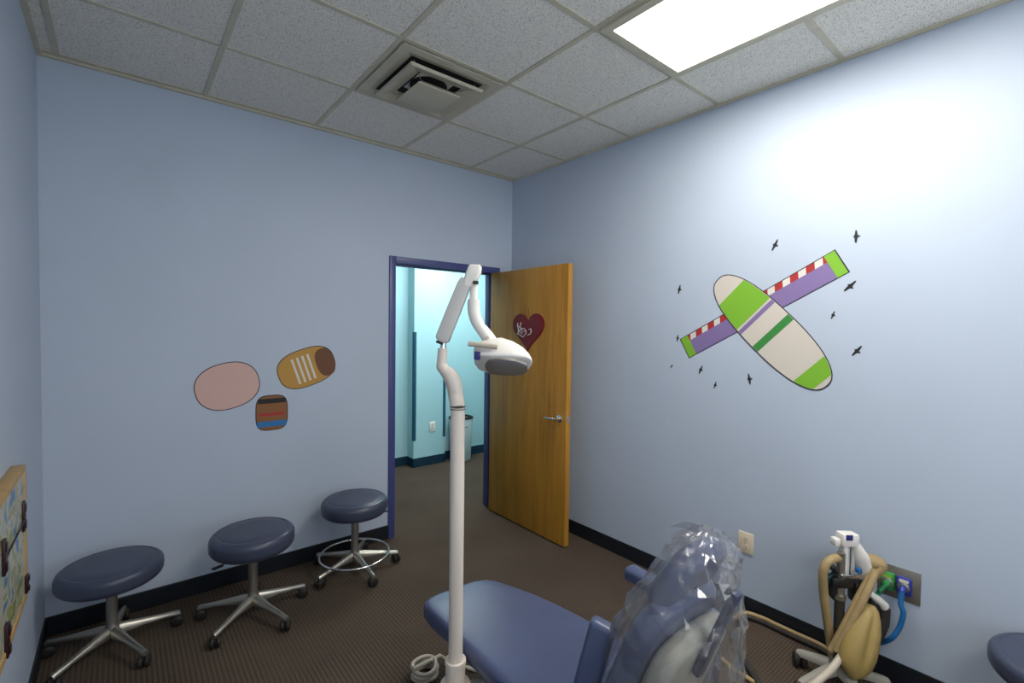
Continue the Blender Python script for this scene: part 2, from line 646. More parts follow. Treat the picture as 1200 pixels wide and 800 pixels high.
# ceiling grid: one continuous T-bar lattice with the angle trim along the walls
bm = bmesh.new()
w = 0.012
HZ0 = H + 0.003
vent = (GX - 2 * T, GY - T, GX - T, GY)
for i in range(-4, 1):
    x = GX + i * T
    if x > XL:
        box(bm, (x - w, YF, HZ0), (x + w, YB, H + 0.008))
for j in range(-6, 2):
    y = GY + j * T
    if YF < y < YB:
        for xa, xb in (((XL, GX - T + w), (GX - w, XR)) if j == -3 else ((XL, XR),)):
            box(bm, (xa, y - w, HZ0 + 0.0006), (xb, y + w, H + 0.008))
struct('trim_1', bm, 'grid')
bm = bmesh.new()
a = 0.022
box(bm, (XL, YB - a, H - 0.007), (XR, YB, H + 0.008))
box(bm, (XL, YF, H - 0.007), (XR, YF + a, H + 0.008))
box(bm, (XL, YF, H - 0.0066), (XL + a, YB, H + 0.008))
box(bm, (XR - a * 0.5, YF, H - 0.0066), (XR, YB, H + 0.008))
struct('trim_2', bm, 'grid')


# ------------------------------------------------------------------ lights
def troffer(x0, y0, x1, y1, z, label, dm):
    t = thing('ceiling_light', ((x0 + x1) / 2, (y0 + y1) / 2, z), label, 'ceiling light')
    bm = bmesh.new()
    f = 0.040
    zl, zh = z - 0.008, z + 0.006
    for lo, hi in (((x0, y0), (x0 + f, y1)), ((x1 - f, y0), (x1, y1)), ((x0 + f, y0), (x1 - f, y0 + f)), ((x0 + f, y1 - f), (x1 - f, y1))):
        box(bm, (lo[0], lo[1], zl), (hi[0], hi[1], zh))
    obj('frame', bm, 'grid', t, False)
    bm = B((x0 + f, y0 + f, z - 0.003), (x1 - f, y1 - f, z + 0.003))
    obj('diffuser', bm, dm, t, False)
    return t


troffer(GX - T + w, GY - 4 * T + w, GX - w, GY - 2 * T - w, H, 'lit rectangular fluorescent panel in the ceiling next to the right wall', 'tube')
troffer(GX - 3 * T + w, GY - 7 * T + 0.2, GX - 2 * T - w, GY - 5 * T - w, H, 'unseen second fluorescent panel added in the ceiling behind the camera as fill light', 'tube')  # unseen panel added behind the camera to lift the room's brightness

# ceiling diffuser (air vent)
x0, y0, x1, y1 = vent
cx, cy = (x0 + x1) / 2, (y0 + y1) / 2
t = thing('air_vent', (cx, cy, H), 'beige square stepped air diffuser set in the ceiling tiles', 'air vent')
bm = bmesh.new()


def sqring(bm, h0, z0, h1, z1, th=0.004):
    """a sloping square collar from half-size h0 at z0 to h1 at z1"""
    def lp(h, z):
        return [Vector((cx + sx * h, cy + sy * h, z)) for sx, sy in ((-1, -1), (1, -1), (1, 1), (-1, 1))]
    rings(bm, [lp(h0, z0), lp(h1, z1), lp(h1, z1 + th), lp(h0, z0 + th), lp(h0, z0)], False, False)


hw = T / 2 - w - 0.002
sqring(bm, hw, H - 0.006, hw - 0.045, H - 0.006)
sqring(bm, hw - 0.045, H - 0.006, hw - 0.085, H + 0.004, 0.003)
obj('outer_frame', bm, 'vent', t, False)
bm = bmesh.new()
sqring(bm, hw - 0.08, H + 0.003, 0.10, H + 0.0068, 0.001)
lathe(bm, [(0.10, H + 0.003), (0.10, H + 0.0075)], 32, (cx, cy, 0))
obj('duct_opening', bm, 'dark', t)
bm = bmesh.new()
sqring(bm, 0.205, H - 0.038, 0.128, H - 0.014, 0.005)
sqring(bm, 0.205, H - 0.038, 0.212, H - 0.030, 0.006)
obj('middle_louver', bm, 'vent', t, False)
bm = B((cx - 0.125, cy - 0.125, H - 0.062), (cx + 0.125, cy + 0.125, H - 0.054), bev=0.008)
sqring(bm, 0.12, H - 0.060, 0.085, H - 0.030, 0.005)
obj('centre_plate', bm, 'vent', t, True)
for sx in (-1, 1):
    for sy in (-1, 1):
        bm = bmesh.new()
        tube(bm, [(cx + sx * 0.17, cy + sy * 0.17, H - 0.03), (cx + sx * 0.18, cy + sy * 0.18, H + 0.006)], 0.002, 6, smooth=False)
        tube(bm, [(cx + sx * 0.08, cy + sy * 0.08, H - 0.035), (cx + sx * 0.15, cy + sy * 0.15, H - 0.022)], 0.002, 6, smooth=False)
        obj('hanger', bm, 'steel', t)

# ------------------------------------------------------------------ door frame and door
fr = bpy.data.objects.new('door_1', None)
COL.objects.link(fr)
fr['kind'] = 'structure'
bm = bmesh.new()
c = 0.050
ya, yb_ = YB - 0.014, HY0 + 0.014
box(bm, (DX0 - c, ya, 0), (DX0, yb_, DZ + c), bev=0.004)
box(bm, (DX0 - 0.0, YB + 0.045, 0), (DX0 + 0.013, YB + 0.085, DZ), bev=0.002)
box(bm, (DX1, ya, 0), (DX1 + c, yb_, DZ + c), bev=0.004)
box(bm, (DX1 - 0.013, YB + 0.045, 0), (DX1, YB + 0.085, DZ), bev=0.002)
box(bm, (DX0, ya + 0.0005, DZ), (DX1, yb_, DZ + c - 0.0005), bev=0.004)
box(bm, (DX0 + 0.013, YB + 0.045, DZ - 0.013), (DX1 - 0.013, YB + 0.085, DZ), bev=0.002)
obj('door_frame', bm, 'frame', fr)
bm = B((DX0 + 0.0, YB + 0.012, 0.90), (DX0 + 0.002, YB + 0.040, 0.98))
obj('strike_plate', bm, 'chrome', fr, False)

DTH = 0.045
dl = B((DX1 - DTH - 0.006, 2.341, 0.010), (DX1 - 0.006, YB - 0.018, 2.034), bev=0.002)
dr = obj('oak_door', dl, 'oak', None)
for v in dr.data.vertices:
    v.co -= Vector((DX1 - 0.006, YB - 0.018, 0.010))
dr.location = (DX1 - 0.006, YB - 0.018, 0.010)
ORG[dr.name] = Vector(dr.location)
tag(dr, 'orange oak slab door standing open against its blue frame', 'door')
fx = DX1 - DTH - 0.006
hy, hz = 2.405, 0.925
bm = bmesh.new()
lathe(bm, [(0.002, -0.001), (0.027, 0.0), (0.027, 0.006), (0.022, 0.010), (0.011, 0.012), (0.010, 0.05), (0.002, 0.051)], 24, (fx, hy, hz), (-1, 0, 0))
tube(bm, [(fx - 0.045, hy - 0.006, hz), (fx - 0.050, hy + 0.02, hz), (fx - 0.048, hy + 0.07, hz - 0.003), (fx - 0.044, hy + 0.115, hz - 0.006)], [0.011, 0.010, 0.008, 0.007], 12)
obj('door_handle', bm, 'chrome', dr)
bm = bmesh.new()
lathe(bm, [(0.002, -0.001), (0.027, 0.0), (0.027, 0.006), (0.022, 0.010), (0.011, 0.012), (0.010, 0.05), (0.002, 0.051)], 24, (DX1 - 0.006, hy, hz), (1, 0, 0))
tube(bm, [(DX1 + 0.039, hy - 0.006, hz), (DX1 + 0.044, hy + 0.02, hz), (DX1 + 0.042, hy + 0.07, hz - 0.003), (DX1 + 0.038, hy + 0.115, hz - 0.006)], [0.011, 0.010, 0.008, 0.007], 12)
obj('door_handle', bm, 'chrome', dr)
bm = B((fx + 0.010, 2.3395, hz - 0.03), (fx + 0.035, 2.343, hz + 0.03), bev=0.001)
box(bm, (fx + 0.014, 2.332, hz - 0.008), (fx + 0.031, 2.341, hz + 0.008), bev=0.002)
obj('latch_plate', bm, 'chrome', dr)
for z in (0.25, 1.02, 1.80):
    bm = bmesh.new()
    lathe(bm, [(0.006, z - 0.045), (0.006, z + 0.045)], 12, (DX1 + 0.001, YB - 0.022, 0))
    obj('hinge', bm, 'chrome', dr)

# heart on the door
hc = Vector((fx, 2.757, 1.536))
t = thing('heart_sign', (fx, 2.757, 1.536), 'red glitter heart with white script hanging on the oak door', 'heart sign')


def heart(k=60):
    o = []
    for i in range(k):
        a = 2 * pi * i / k
        x = 16 * sin(a) ** 3
        y = 13 * cos(a) - 5 * cos(2 * a) - 2 * cos(3 * a) - cos(4 * a)
        o.append((x / 16, (y + 2.5) / 14.5))
    return o


def dface(u, v, d):         # u to the viewer's right along the door, v up, d out of the face
    return Vector((fx - d, hc.y - u, hc.z + v))


bm = bmesh.new()
hp = heart()
for s, d0, d1 in ((1.0, 0.001, 0.006), (0.93, 0.006, 0.010)):
    prism(bm, [(u * 0.182 * s, v * 0.150 * s) for u, v in hp], dface, d0, d1)
obj('heart_panel', bm, 'heart', t)
bm = bmesh.new()
tube(bm, [dface(0, 0.118, 0.006), dface(0.004, 0.15, 0.003), dface(0.0, 0.18, 0.003)], 0.0015, 6)
lathe(bm, [(0.004, 0), (0.004, 0.004)], 10, dface(0, 0.18, 0.0005), (-1, 0, 0))
obj('hanging_cord', bm, 'brown', t)
strokes = [[(185, 250), (180, 290), (192, 330), (196, 390), (180, 420)], [(240, 242), (232, 280), (205, 312), (195, 350)],
           [(180, 420), (225, 432), (270, 462), (305, 430), (325, 390), (300, 345), (255, 335), (262, 375), (300, 380)],
           [(225, 300), (235, 340), (215, 375), (240, 400), (270, 410)], [(370, 350), (398, 340), (408, 375), (390, 415), (352, 430)]]
bm = bmesh.new()
for st in strokes:
    pts = [dface((x - 345) / 255 * 0.182, (400 - y) / 310 * 0.16 - 0.02 + 0.02, 0.0125) for x, y in st]
    tube(bm, pts, 0.0042, 8, 6)
obj('script_lettering', bm, 'script', t)

# ------------------------------------------------------------------ hallway behind the door
HC = 2.60
bm = B((0.2, 4.90, 0), (2.512, 5.02, HC))
box(bm, (2.907, 4.83, 0), (5.2, 4.95, HC))
struct('wall_hall_back', bm, 'hallwall')
struct('wall_hall_pillar', B((2.508, 4.752, 0), (2.910, 5.02, HC)), 'hallwall')
struct('wall_hall_left', B((0.1, HY0, 0), (0.2, 5.02, HC)), 'hallwall')
struct('wall_hall_right', B((5.1, HY0, 0), (5.2, 4.95, HC)), 'hallwall')
struct('wall_hall_near', B((XR + 0.1, HY0 - 0.1, 0), (5.1, HY0, HC)), 'hallwall')
struct('ceiling_hall', B((0.1, HY0, HC), (5.2, 5.02, HC + 0.1)), 'tile')
bm = B((0.2, 4.892, 0), (2.504, 4.90, BH), bev=0.002)
box(bm, (2.500, 4.744, 0), (2.508, 4.90, BH), bev=0.002)
box(bm, (2.500, 4.744, 0), (2.918, 4.752, BH), bev=0.002)
box(bm, (2.910, 4.744, 0), (2.918, 4.83, BH), bev=0.002)
box(bm, (2.912, 4.822, 0), (5.1, 4.83, BH), bev=0.002)
struct('baseboard_hall', bm, 'hallbase')
for xg, lab, s in ((2.508, 'dark teal corner guard on the left edge of the hall pillar', -1), (2.910, 'dark teal corner guard behind the lamp post on the hall pillar', 1)):
    g = bmesh.new()
    box(g, (xg - 0.004 if s < 0 else xg - 0.026, 4.747, 0.30), (xg + 0.026 if s < 0 else xg + 0.004, 4.752, 1.515))
    box(g, ((xg - 0.005) if s < 0 else xg, 4.747, 0.30), (xg if s < 0 else xg + 0.005, 4.782, 1.515))
    o = obj('corner_guard', g, 'guard', None, False)
    tag(o, lab, 'corner guard')
troffer(2.2, 3.75, 3.42, 4.36, HC, 'lit fluorescent panel in the hallway ceiling', 'halltube')

# hall outlet
ox, oz = 2.745, 0.435
t = thing('wall_outlet', (ox, 4.752, oz), 'small white electrical outlet low on the teal hall pillar', 'outlet')
obj('cover_plate', B((ox - 0.037, 4.745, oz - 0.058), (ox + 0.037, 4.752, oz + 0.058), bev=0.003), 'offwhite', t)
for dz in (-0.021, 0.021):
    bm = bmesh.new()
    lathe(bm, [(0.002, 0), (0.016, 0), (0.016, 0.002), (0.002, 0.0022)], 20, (ox, 4.745, oz + dz), (0, -1, 0))
    obj('socket', bm, 'cream', t)

# hall bin
bx, by = 3.10, 4.70
t = thing('waste_bin', (bx, by, 0), 'tall white waste bin with dark rim in the teal hallway', 'waste bin')
bm = bmesh.new()


def sq(c, rx, ry, z, n=40, e=4.0):
    o = []
    for i in range(n):
        a = 2 * pi * i / n
        ca, sa = cos(a), sin(a)
        o.append(Vector((c[0] + rx * math.copysign(abs(ca) ** (2 / e), ca), c[1] + ry * math.copysign(abs(sa) ** (2 / e), sa), z)))
    return o


rings(bm, [sq((bx, by), 0.105, 0.075, 0.001), sq((bx, by), 0.112, 0.08, 0.01), sq((bx, by), 0.130, 0.098, 0.47), sq((bx, by), 0.130, 0.098, 0.50), sq((bx, by), 0.122, 0.090, 0.50), sq((bx, by), 0.105, 0.075, 0.02)])
obj('bin_body', bm, 'binwhite', t)
bm = bmesh.new()
rings(bm, [sq((bx, by), 0.134, 0.102, 0.495), sq((bx, by), 0.134, 0.102, 0.520), sq((bx, by), 0.120, 0.088, 0.520), sq((bx, by), 0.118, 0.086, 0.495), sq((bx, by), 0.134, 0.102, 0.495)], False, False)
obj('bin_rim', bm, 'hosedark', t)
obj('lettering_strip', B((bx - 0.015, by - 0.0985, 0.405), (bx + 0.035, by - 0.093, 0.412)), 'hosedark', t, False)

# ------------------------------------------------------------------ stools
def stool(loc, ang, seat_z, thick, label, lever_ang=None, ring_z=None, R=0.205):
    t = thing('rolling_stool', loc, label, 'stool', 'round rolling stools', world=False)
    bm = bmesh.new()
    z1, z0 = seat_z, seat_z - thick
    rr = thick * 0.40
    ru = thick * 0.34
    prof = [(0.01, z0)]
    for k in range(7):
        a = -pi / 2 + pi / 2 * k / 6
        prof.append((R - rr + rr * cos(a), z0 + rr + rr * sin(a)))
    for k in range(7):
        a = pi / 2 * k / 6
        prof.append((R - ru + ru * cos(a), z1 - ru + ru * sin(a)))
    prof += [(R - ru - 0.003, z1 - 0.0018), (R - ru - 0.008, z1 + 0.0010), (R * 0.5, z1 + 0.003), (0.01, z1 + 0.004)]
    lathe(bm, prof, 56)
    obj('seat', bm, 'vinyl', t, angle=60)
    bm = bmesh.new()
    lathe(bm, [(0.085, z0 - 0.006), (0.085, z0 + 0.004)], 28)
    lathe(bm, [(0.013, 0.13), (0.013, z0)], 20)
    obj('gas_lift', bm, 'chrome', t)
    bm = bmesh.new()
    lathe(bm, [(0.030, 0.070), (0.032, 0.105), (0.026, 0.125), (0.0235, 0.14), (0.0225, z0 - 0.045), (0.018, z0 - 0.042)], 24)
    obj('column', bm, 'steel', t)
    for k in range(5):
        a = radians(ang + 72 * k)
        d = Vector((cos(a), sin(a), 0))
        s = Vector((-sin(a), cos(a), 0))
        bm = bmesh.new()
        lp = []
        for f, wd, zt, zb in ((0.015, 0.036, 0.122, 0.072), (0.05, 0.040, 0.118, 0.074), (0.12, 0.034, 0.103, 0.076), (0.20, 0.028, 0.088, 0.070), (0.262, 0.026, 0.079, 0.058), (0.274, 0.022, 0.075, 0.054)):
            c0 = d * f
            h = wd / 2
            lp.append([c0 + s * x + Vector((0, 0, z)) for x, z in ((-h, zb), (-h, zb + (zt - zb) * 0.55), (-h * 0.6, zt - 0.004), (-h * 0.25, zt), (h * 0.25, zt), (h * 0.6, zt - 0.004), (h, zb + (zt - zb) * 0.55), (h, zb))])
        rings(bm, lp)
        leg = obj('leg', bm, 'steel', t, angle=50)
        bm = bmesh.new()
        cc = d * 0.262
        lathe(bm, [(0.006, 0.030), (0.006, 0.062)], 12, cc)
        sw = Vector((cos(a * 3 + k), sin(a * 3 + k), 0))
        for q in (-1, 1):
            lathe(bm, [(0.004, -0.010), (0.021, -0.010), (0.0275, -0.005), (0.0285, 0.0), (0.0275, 0.005), (0.021, 0.010), (0.004, 0.010)], 20, cc + sw * (0.0135 * q) + Vector((0, 0, 0.0288)), sw)
        nrm = Vector((-sw.y, sw.x, 0))
        obox(bm, cc + Vector((0, 0, 0.036)), sw, nrm, (0, 0, 1), 0.022, 0.032, 0.016, 0.005)
        obj('caster', bm, 'caster', leg)
    if lever_ang is not None:
        a = radians(lever_ang)
        d = Vector((cos(a), sin(a), 0))
        bm = bmesh.new()
        tube(bm, [d * 0.02 + Vector((0, 0, z0 - 0.012)), d * 0.12 + Vector((0, 0, z0 - 0.014)), d * 0.165 + Vector((0, 0, z0 - 0.02))], 0.004, 8)
        obox(bm, d * 0.185 + Vector((0, 0, z0 - 0.021)), d, Vector((-d.y, d.x, 0)), (0, 0, 1), 0.05, 0.024, 0.007, 0.003)
        obj('height_lever', bm, 'black', t)
    if ring_z:
        bm = bmesh.new()
        n = 64
        tube(bm, [(0.214 * cos(2 * pi * i / n), 0.214 * sin(2 * pi * i / n), ring_z) for i in range(n + 1)], 0.0075, 10, smooth=False)
        obj('foot_ring', bm, 'chrome', t)
    return t


stool((-0.045, 2.945, 0), -64, 0.425, 0.088, 'slate blue round stool in the corner beside the wooden activity board')
stool((0.540, 2.830, 0), -67, 0.470, 0.105, 'slate blue round stool in the middle of the row along the wall', lever_ang=200)
stool((1.155, 2.975, 0), -88, 0.468, 0.100, 'slate blue round stool with chrome foot ring next to the doorway', lever_ang=-12, ring_z=0.104)
stool((2.455, 0.0, 0), -40, 0.46, 0.085, 'slate blue round stool in front of the right wall past the gas outlets')

# ------------------------------------------------------------------ activity board on the left wall
bxf = -0.267
yb1, yb0, zt, zb = 2.405, 1.55, 1.064, 0.585
t = thing('activity_board', (XL, yb1, zb), 'oak framed activity board with a colourful map print on the left wall', 'activity board')
fwid = 0.022
for lo, hi in (((yb0, zt - fwid), (yb1, zt)), ((yb0, zb), (yb1, zb + fwid)), ((yb0, zb + fwid), (yb0 + fwid, zt - fwid)), ((yb1 - fwid, zb + fwid), (yb1, zt - fwid))):
    obj('frame_rail', B((XL + 0.0005, lo[0], lo[1]), (bxf, hi[0], hi[1]), bev=0.003), 'oakframe', t)
obj('map_panel', B((XL + 0.0005, yb0 + fwid, zb + fwid), (bxf - 0.004, yb1 - fwid, zt - fwid)), 'map', t, False)
for (ya, za, h, d) in ((1.985, 0.888, 0.105, 0.007), (2.352, 0.893, 0.105, 0.006), (2.385, 0.640, 0.065, 0.008), (2.0, 0.635, 0.10, 0.009)):
    bm = B((bxf - 0.006, ya - 0.017, za - h / 2), (bxf + d * 0.6, ya + 0.017, za + h / 2), bev=0.004)
    box(bm, (bxf + d * 0.5, ya - 0.010, za - h * 0.40), (bxf + d, ya + 0.010, za - h * 0.15), bev=0.003)
    box(bm, (bxf + d * 0.5, ya - 0.010, za + h * 0.15), (bxf + d, ya + 0.010, za + h * 0.40), bev=0.003)
    obj('clip', bm, 'maroon', t)
bm = bmesh.new()
tube(bm, [(bxf + 0.002, 1.99, 0.882), (bxf + 0.002, 2.35, 0.882)], 0.003, 8, smooth=False)
obj('sliding_rod', bm, 'black', t)

# ------------------------------------------------------------------ wall outlet (right wall)
def wr(u, v, d):
    return Vector((XR - d, u, v))


oy, oz = 1.178, 0.397
t = thing('wall_outlet', (XR, oy, oz), 'cream electrical outlet low on the right wall above the baseboard', 'outlet')
obj('cover_plate', B((XR - 0.007, oy - 0.041, oz - 0.058), (XR, oy + 0.041, oz + 0.058), bev=0.003), 'cream', t)
for dz in (-0.021, 0.021):
    bm = bmesh.new()
    rings(bm, [[wr(oy + 0.017 * cos(2 * pi * i / 24), oz + dz + max(-0.012, min(0.012, 0.017 * sin(2 * pi * i / 24))), d) for i in range(24)] for d in (0.006, 0.0085)])
    s = obj('socket', bm, 'cream', t)
    bm = bmesh.new()
    box(bm, (XR - 0.0095, oy - 0.0075, oz + dz - 0.002), (XR - 0.008, oy - 0.0055, oz + dz + 0.007))
    box(bm, (XR - 0.0095, oy + 0.0055, oz + dz - 0.002), (XR - 0.008, oy + 0.0075, oz + dz + 0.008))
    lathe(bm, [(0.0025, 0), (0.0025, 0.0015)], 10, (XR - 0.008, oy, oz + dz - 0.008), (-1, 0, 0))
    obj('socket_slots', bm, 'black', s)
bm = bmesh.new()
lathe(bm, [(0.003, 0), (0.003, 0.0015)], 10, (XR - 0.007, oy, oz), (-1, 0, 0))
obj('screw', bm, 'steel', t)

# ------------------------------------------------------------------ gas outlet plate
t = thing('gas_outlet_panel', (XR, 0.50, 0.455), 'steel wall plate with green and blue gas outlets beside the hose stand', 'gas outlet')
obj('cover_plate', B((XR - 0.004, 0.432, 0.385), (XR, 0.585, 0.528), bev=0.0015), 'plate', t)
GO = {}
for nm, mm, yy in (('green_outlet', 'green', 0.545), ('blue_outlet', 'bluebox', 0.487)):
    zc = 0.458
    b1 = obj(nm, B((XR - 0.022, yy - 0.026, zc - 0.040), (XR - 0.003, yy + 0.026, zc + 0.036), bev=0.004), mm, t)
    bm = bmesh.new()
    lathe(bm, [(0.010, 0.0), (0.022, 0.0), (0.022, 0.008), (0.016, 0.012), (0.010, 0.012)], 24, (XR - 0.021, yy, zc - 0.004), (-1, 0, 0))
    obj('outlet_collar', bm, 'steel', b1)
    bm = bmesh.new()
    lathe(bm, [(0.013, 0.0), (0.013, 0.018), (0.009, 0.024), (0.007, 0.030)], 20, (XR - 0.028, yy, zc - 0.004), (-1, 0, -0.35))
    obj('hose_coupling', bm, mm, b1)
    bm = B((XR - 0.0235, yy - 0.017, zc + 0.016), (XR - 0.021, yy + 0.017, zc + 0.029))
    obj('outlet_label', bm, 'pwhite' if mm == 'bluebox' else 'lime', b1, False)
    GO[mm] = Vector((XR - 0.055, yy, zc - 0.013))

# ------------------------------------------------------------------ gas stand
hub = Vector((2.445, 0.668, 0.0))
SD = (Vector((hub.x, hub.y, 0.1)) - CAM).dot(_F)
t = thing('gas_delivery_stand', hub, 'rolling sedation gas stand with white head and tan bag by the right wall', 'medical stand')


def s(px, py, dd=0.0):
    return at(px, py, SD + dd)


bm = bmesh.new()
lathe(bm, [(0.032, 0.062), (0.034, 0.10), (0.024, 0.125), (0.010, 0.126)], 24, (hub.x, hub.y, 0))
obj('hub', bm, 'steel', t)
for k in range(5):
    a = radians(88 + 72 * k)
    d = Vector((cos(a), sin(a), 0))
    sd = Vector((-sin(a), cos(a), 0))
    Rl = 0.195 if k else 0.165
    if k == 1:
        Rl = 0.225
    bm = bmesh.new()
    lp = []
    for f, wd, zt, zb in ((0.02, 0.05, 0.110, 0.070), (0.4, 0.046, 0.098, 0.068), (0.9, 0.038, 0.080, 0.056), (1.0, 0.030, 0.074, 0.054)):
        h = wd / 2
        lp.append([hub + d * (f * Rl) + sd * x + Vector((0, 0, z)) for x, z in ((-h, zb), (-h, zt - 0.010), (-h * 0.6, zt), (h * 0.6, zt), (h, zt - 0.010), (h, zb))])
    rings(bm, lp)
    leg = obj('leg', bm, 'standleg', t, angle=50)
    bm = bmesh.new()
    cc = hub + d * (Rl * 0.92)
    sw = Vector((cos(a + 0.6), sin(a + 0.6), 0))
    lathe(bm, [(0.006, 0.03), (0.006, 0.064)], 12, cc)
    for q in (-1, 1):
        lathe(bm, [(0.004, -0.012), (0.026, -0.012), (0.0335, -0.005), (0.0345, 0), (0.0335, 0.005), (0.026, 0.012), (0.004, 0.012)], 24, cc + sw * (0.0150 * q) + Vector((0, 0, 0.035)), sw)
    obox(bm, cc + Vector((0, 0, 0.04)), sw, Vector((-sw.y, sw.x, 0)), (0, 0, 1), 0.026, 0.034, 0.018, 0.006)
    obj('caster', bm, 'caster', leg)
bm = bmesh.new()
lathe(bm, [(0.020, 0.12), (0.020, 0.41), (0.016, 0.412)], 20, (hub.x, hub.y, 0))
obj('lower_pole', bm, 'hosedark', t)
bm = bmesh.new()
lathe(bm, [(0.017, 0.40), (0.017, 0.60), (0.01, 0.602)], 20, (hub.x, hub.y, 0))
lathe(bm, [(0.024, 0.395), (0.024, 0.415)], 20, (hub.x, hub.y, 0))
obj('upper_pole', bm, 'steel', t)
# manifold
R3, F3 = Vector((_R0.x, _R0.y, 0)), Vector((_F.x, _F.y, 0)).normalized()
Z3 = Vector((0, 0, 1))
bm = bmesh.new()
obox(bm, s(984, 680), R3, F3, Z3, 0.10, 0.06, 0.050, 0.012)
obox(bm, s(1006, 692), R3, F3, Z3, 0.07, 0.06, 0.10, 0.016)
lathe(bm, [(0.028, -0.04), (0.030, 0.0), (0.020, 0.03)], 20, s(1022, 706), Z3)
lathe(bm, [(0.018, -0.03), (0.018, 0.03)], 18, s(975, 688), Z3)
obj('manifold', bm, 'black', t)
bm = bmesh.new()
obox(bm, s(993, 631), R3, F3, Z3, 0.074, 0.055, 0.056, 0.008)
obox(bm, s(979, 634, 0.01), R3, F3, Z3, 0.026, 0.04, 0.034, 0.006)
obox(bm, s(988, 656, 0.012), R3, F3, Z3, 0.022, 0.04, 0.16, 0.005)
head = obj('flowmeter_head', bm, 'offwhite', t)
bm = bmesh.new()
obox(bm, s(995.5, 630, -0.028), R3, F3, Z3, 0.030, 0.006, 0.024, 0.002)
obj('head_label', bm, 'labelblue', head)
for px in (993, 999):
    bm = bmesh.new()
    p = s(px, 655)
    lathe(bm, [(0.0085, p.z - 0.065), (0.0085, p.z + 0.065)], 16, (p.x, p.y, 0))
    obj('flow_tube', bm, 'armgrey', head)
obj('tube_gap', B(*(lambda p: ((p.x - 0.012, p.y - 0.012, p.z - 0.06), (p.x + 0.012, p.y + 0.012, p.z + 0.06)))(s(995, 656, 0.025))), 'hosedark', head)
# white slanted handle bracket
bm = bmesh.new()
tube(bm, [s(1001, 636, -0.01), s(1008, 652, -0.012), s(1013, 668, -0.01), s(1013, 684, 0)], [0.020, 0.034, 0.030, 0.016], 14, flat=0.6)
obj('white_yoke', bm, 'offwhite', t)
bm = bmesh.new()
obox(bm, s(1006, 668, -0.032), R3, F3, Z3, 0.020, 0.02, 0.022, 0.004)
obj('blue_valve', bm, 'bluehose', t)
bm = bmesh.new()
obox(bm, s(997, 675, -0.03), R3, F3, Z3, 0.09, 0.012, 0.014, 0.003)
obj('steel_bracket', bm, 'chrome', t)
# tan elbow + tubes
bm = bmesh.new()
tube(bm, [s(1011, 656, 0.0), s(1022, 658, 0.0), s(1030, 663, -0.01), s(1024, 674, -0.02)], [0.028, 0.034, 0.032, 0.020], 16)
obj('rubber_elbow', bm, 'tan', t)
bm = bmesh.new()
for dx, dd in ((0, -0.03), (6, -0.05)):
    tube(bm, [s(1024 + dx * 0.5, 668, dd), s(1008 + dx, 697, dd - 0.015), s(990 + dx, 732, dd - 0.01), s(974 + dx, 762, dd + 0.01)], 0.0155, 14)
obj('breathing_tube', bm, 'tan', t)
bm = bmesh.new()
tube(bm, [s(985, 653, -0.01), s(973, 656, -0.02), s(965, 668, -0.02), s(965, 690, -0.01), s(969, 722, 0.0), s(973, 750, 0.02), s(976, 768, 0.02)], 0.0185, 14)
obj('breathing_tube', bm, 'tan', t)
bm = bmesh.new()
tube(bm, [s(1000, 742, -0.03), s(990, 762, -0.05), s(974, 784, -0.09), s(955, 800, -0.12), s(935, 815, -0.10), s(915, 822, -0.05)], 0.0145, 14)
obj('exhaust_tube', bm, 'beige', t)
# reservoir bag
top, bot = s(1020, 708, -0.05), s(998, 794, -0.09)
ax = (bot - top)
Lb = ax.length
ax.normalize()
sx = R3 - ax * R3.dot(ax)
sx.normalize()
sy = ax.cross(sx)
bm = bmesh.new()
lp = []
n = 48
for k, (f, w_, d_) in enumerate(((0, 0.018, 0.018), (0.05, 0.035, 0.030), (0.16, 0.051, 0.042), (0.32, 0.064, 0.050), (0.50, 0.071, 0.054), (0.66, 0.073, 0.054), (0.80, 0.066, 0.048), (0.90, 0.050, 0.038), (0.96, 0.030, 0.026), (1.0, 0.010, 0.010))):
    lpp = []
    for i in range(n):
        a = 2 * pi * i / n
        cr = 0
        for a0, amp in ((-pi / 2 + 0.15, 0.62), (-pi / 2 + 0.70, -0.18), (-pi / 2 - 0.45, -0.18), (pi / 2, 0.3)):
            da = (a - a0 + pi) % (2 * pi) - pi
            cr += amp * math.exp(-(da / 0.26) ** 2)
        g = 1 - cr * sin(pi * min(1, f * 1.15)) ** 0.8
        lpp.append(top + ax * (f * Lb) + sx * (w_ * cos(a) * g) + sy * (d_ * sin(a) * g))
    lp.append(lpp)
rings(bm, lp)
obj('reservoir_bag', bm, 'bag', t, angle=80)
bm = bmesh.new()
tube(bm, [s(1004, 792, -0.09), s(1000, 800, -0.085), s(995, 815, -0.08)], [0.010, 0.008, 0.006], 10)
obj('bag_tail', bm, 'tan', t)
bm = bmesh.new()
tube(bm, [s(1036, 712, -0.0), s(1034, 730, -0.0), s(1028, 752, -0.01)], [0.024, 0.026, 0.016], 16)
obj('absorber', bm, 'hosedark', t)
bm = bmesh.new()
tube(bm, [s(1019, 695, -0.02), s(1028, 702, -0.02), s(1036, 710, -0.01)], [0.012, 0.017, 0.020], 14)
obj('white_connector', bm, 'offwhite', t)
for k, off in enumerate((0, 5)):
    bm = bmesh.new()
    tube(bm, [s(985, 664 + off, 0.0), s(975 - off, 672 + off, -0.01), s(971 - off * 0.4, 684 + off, 0.0), s(978, 697 + off, 0.01), s(989, 704 + off, 0.005)], 0.007, 10)
    obj('thin_hose', bm, 'tealhose', t)
bm = bmesh.new()
tube(bm, [s(968, 662, -0.025), s(975, 664, -0.03), s(981, 672, -0.03)], [0.008, 0.014, 0.010], 10)
obj('black_valve', bm, 'black', t)

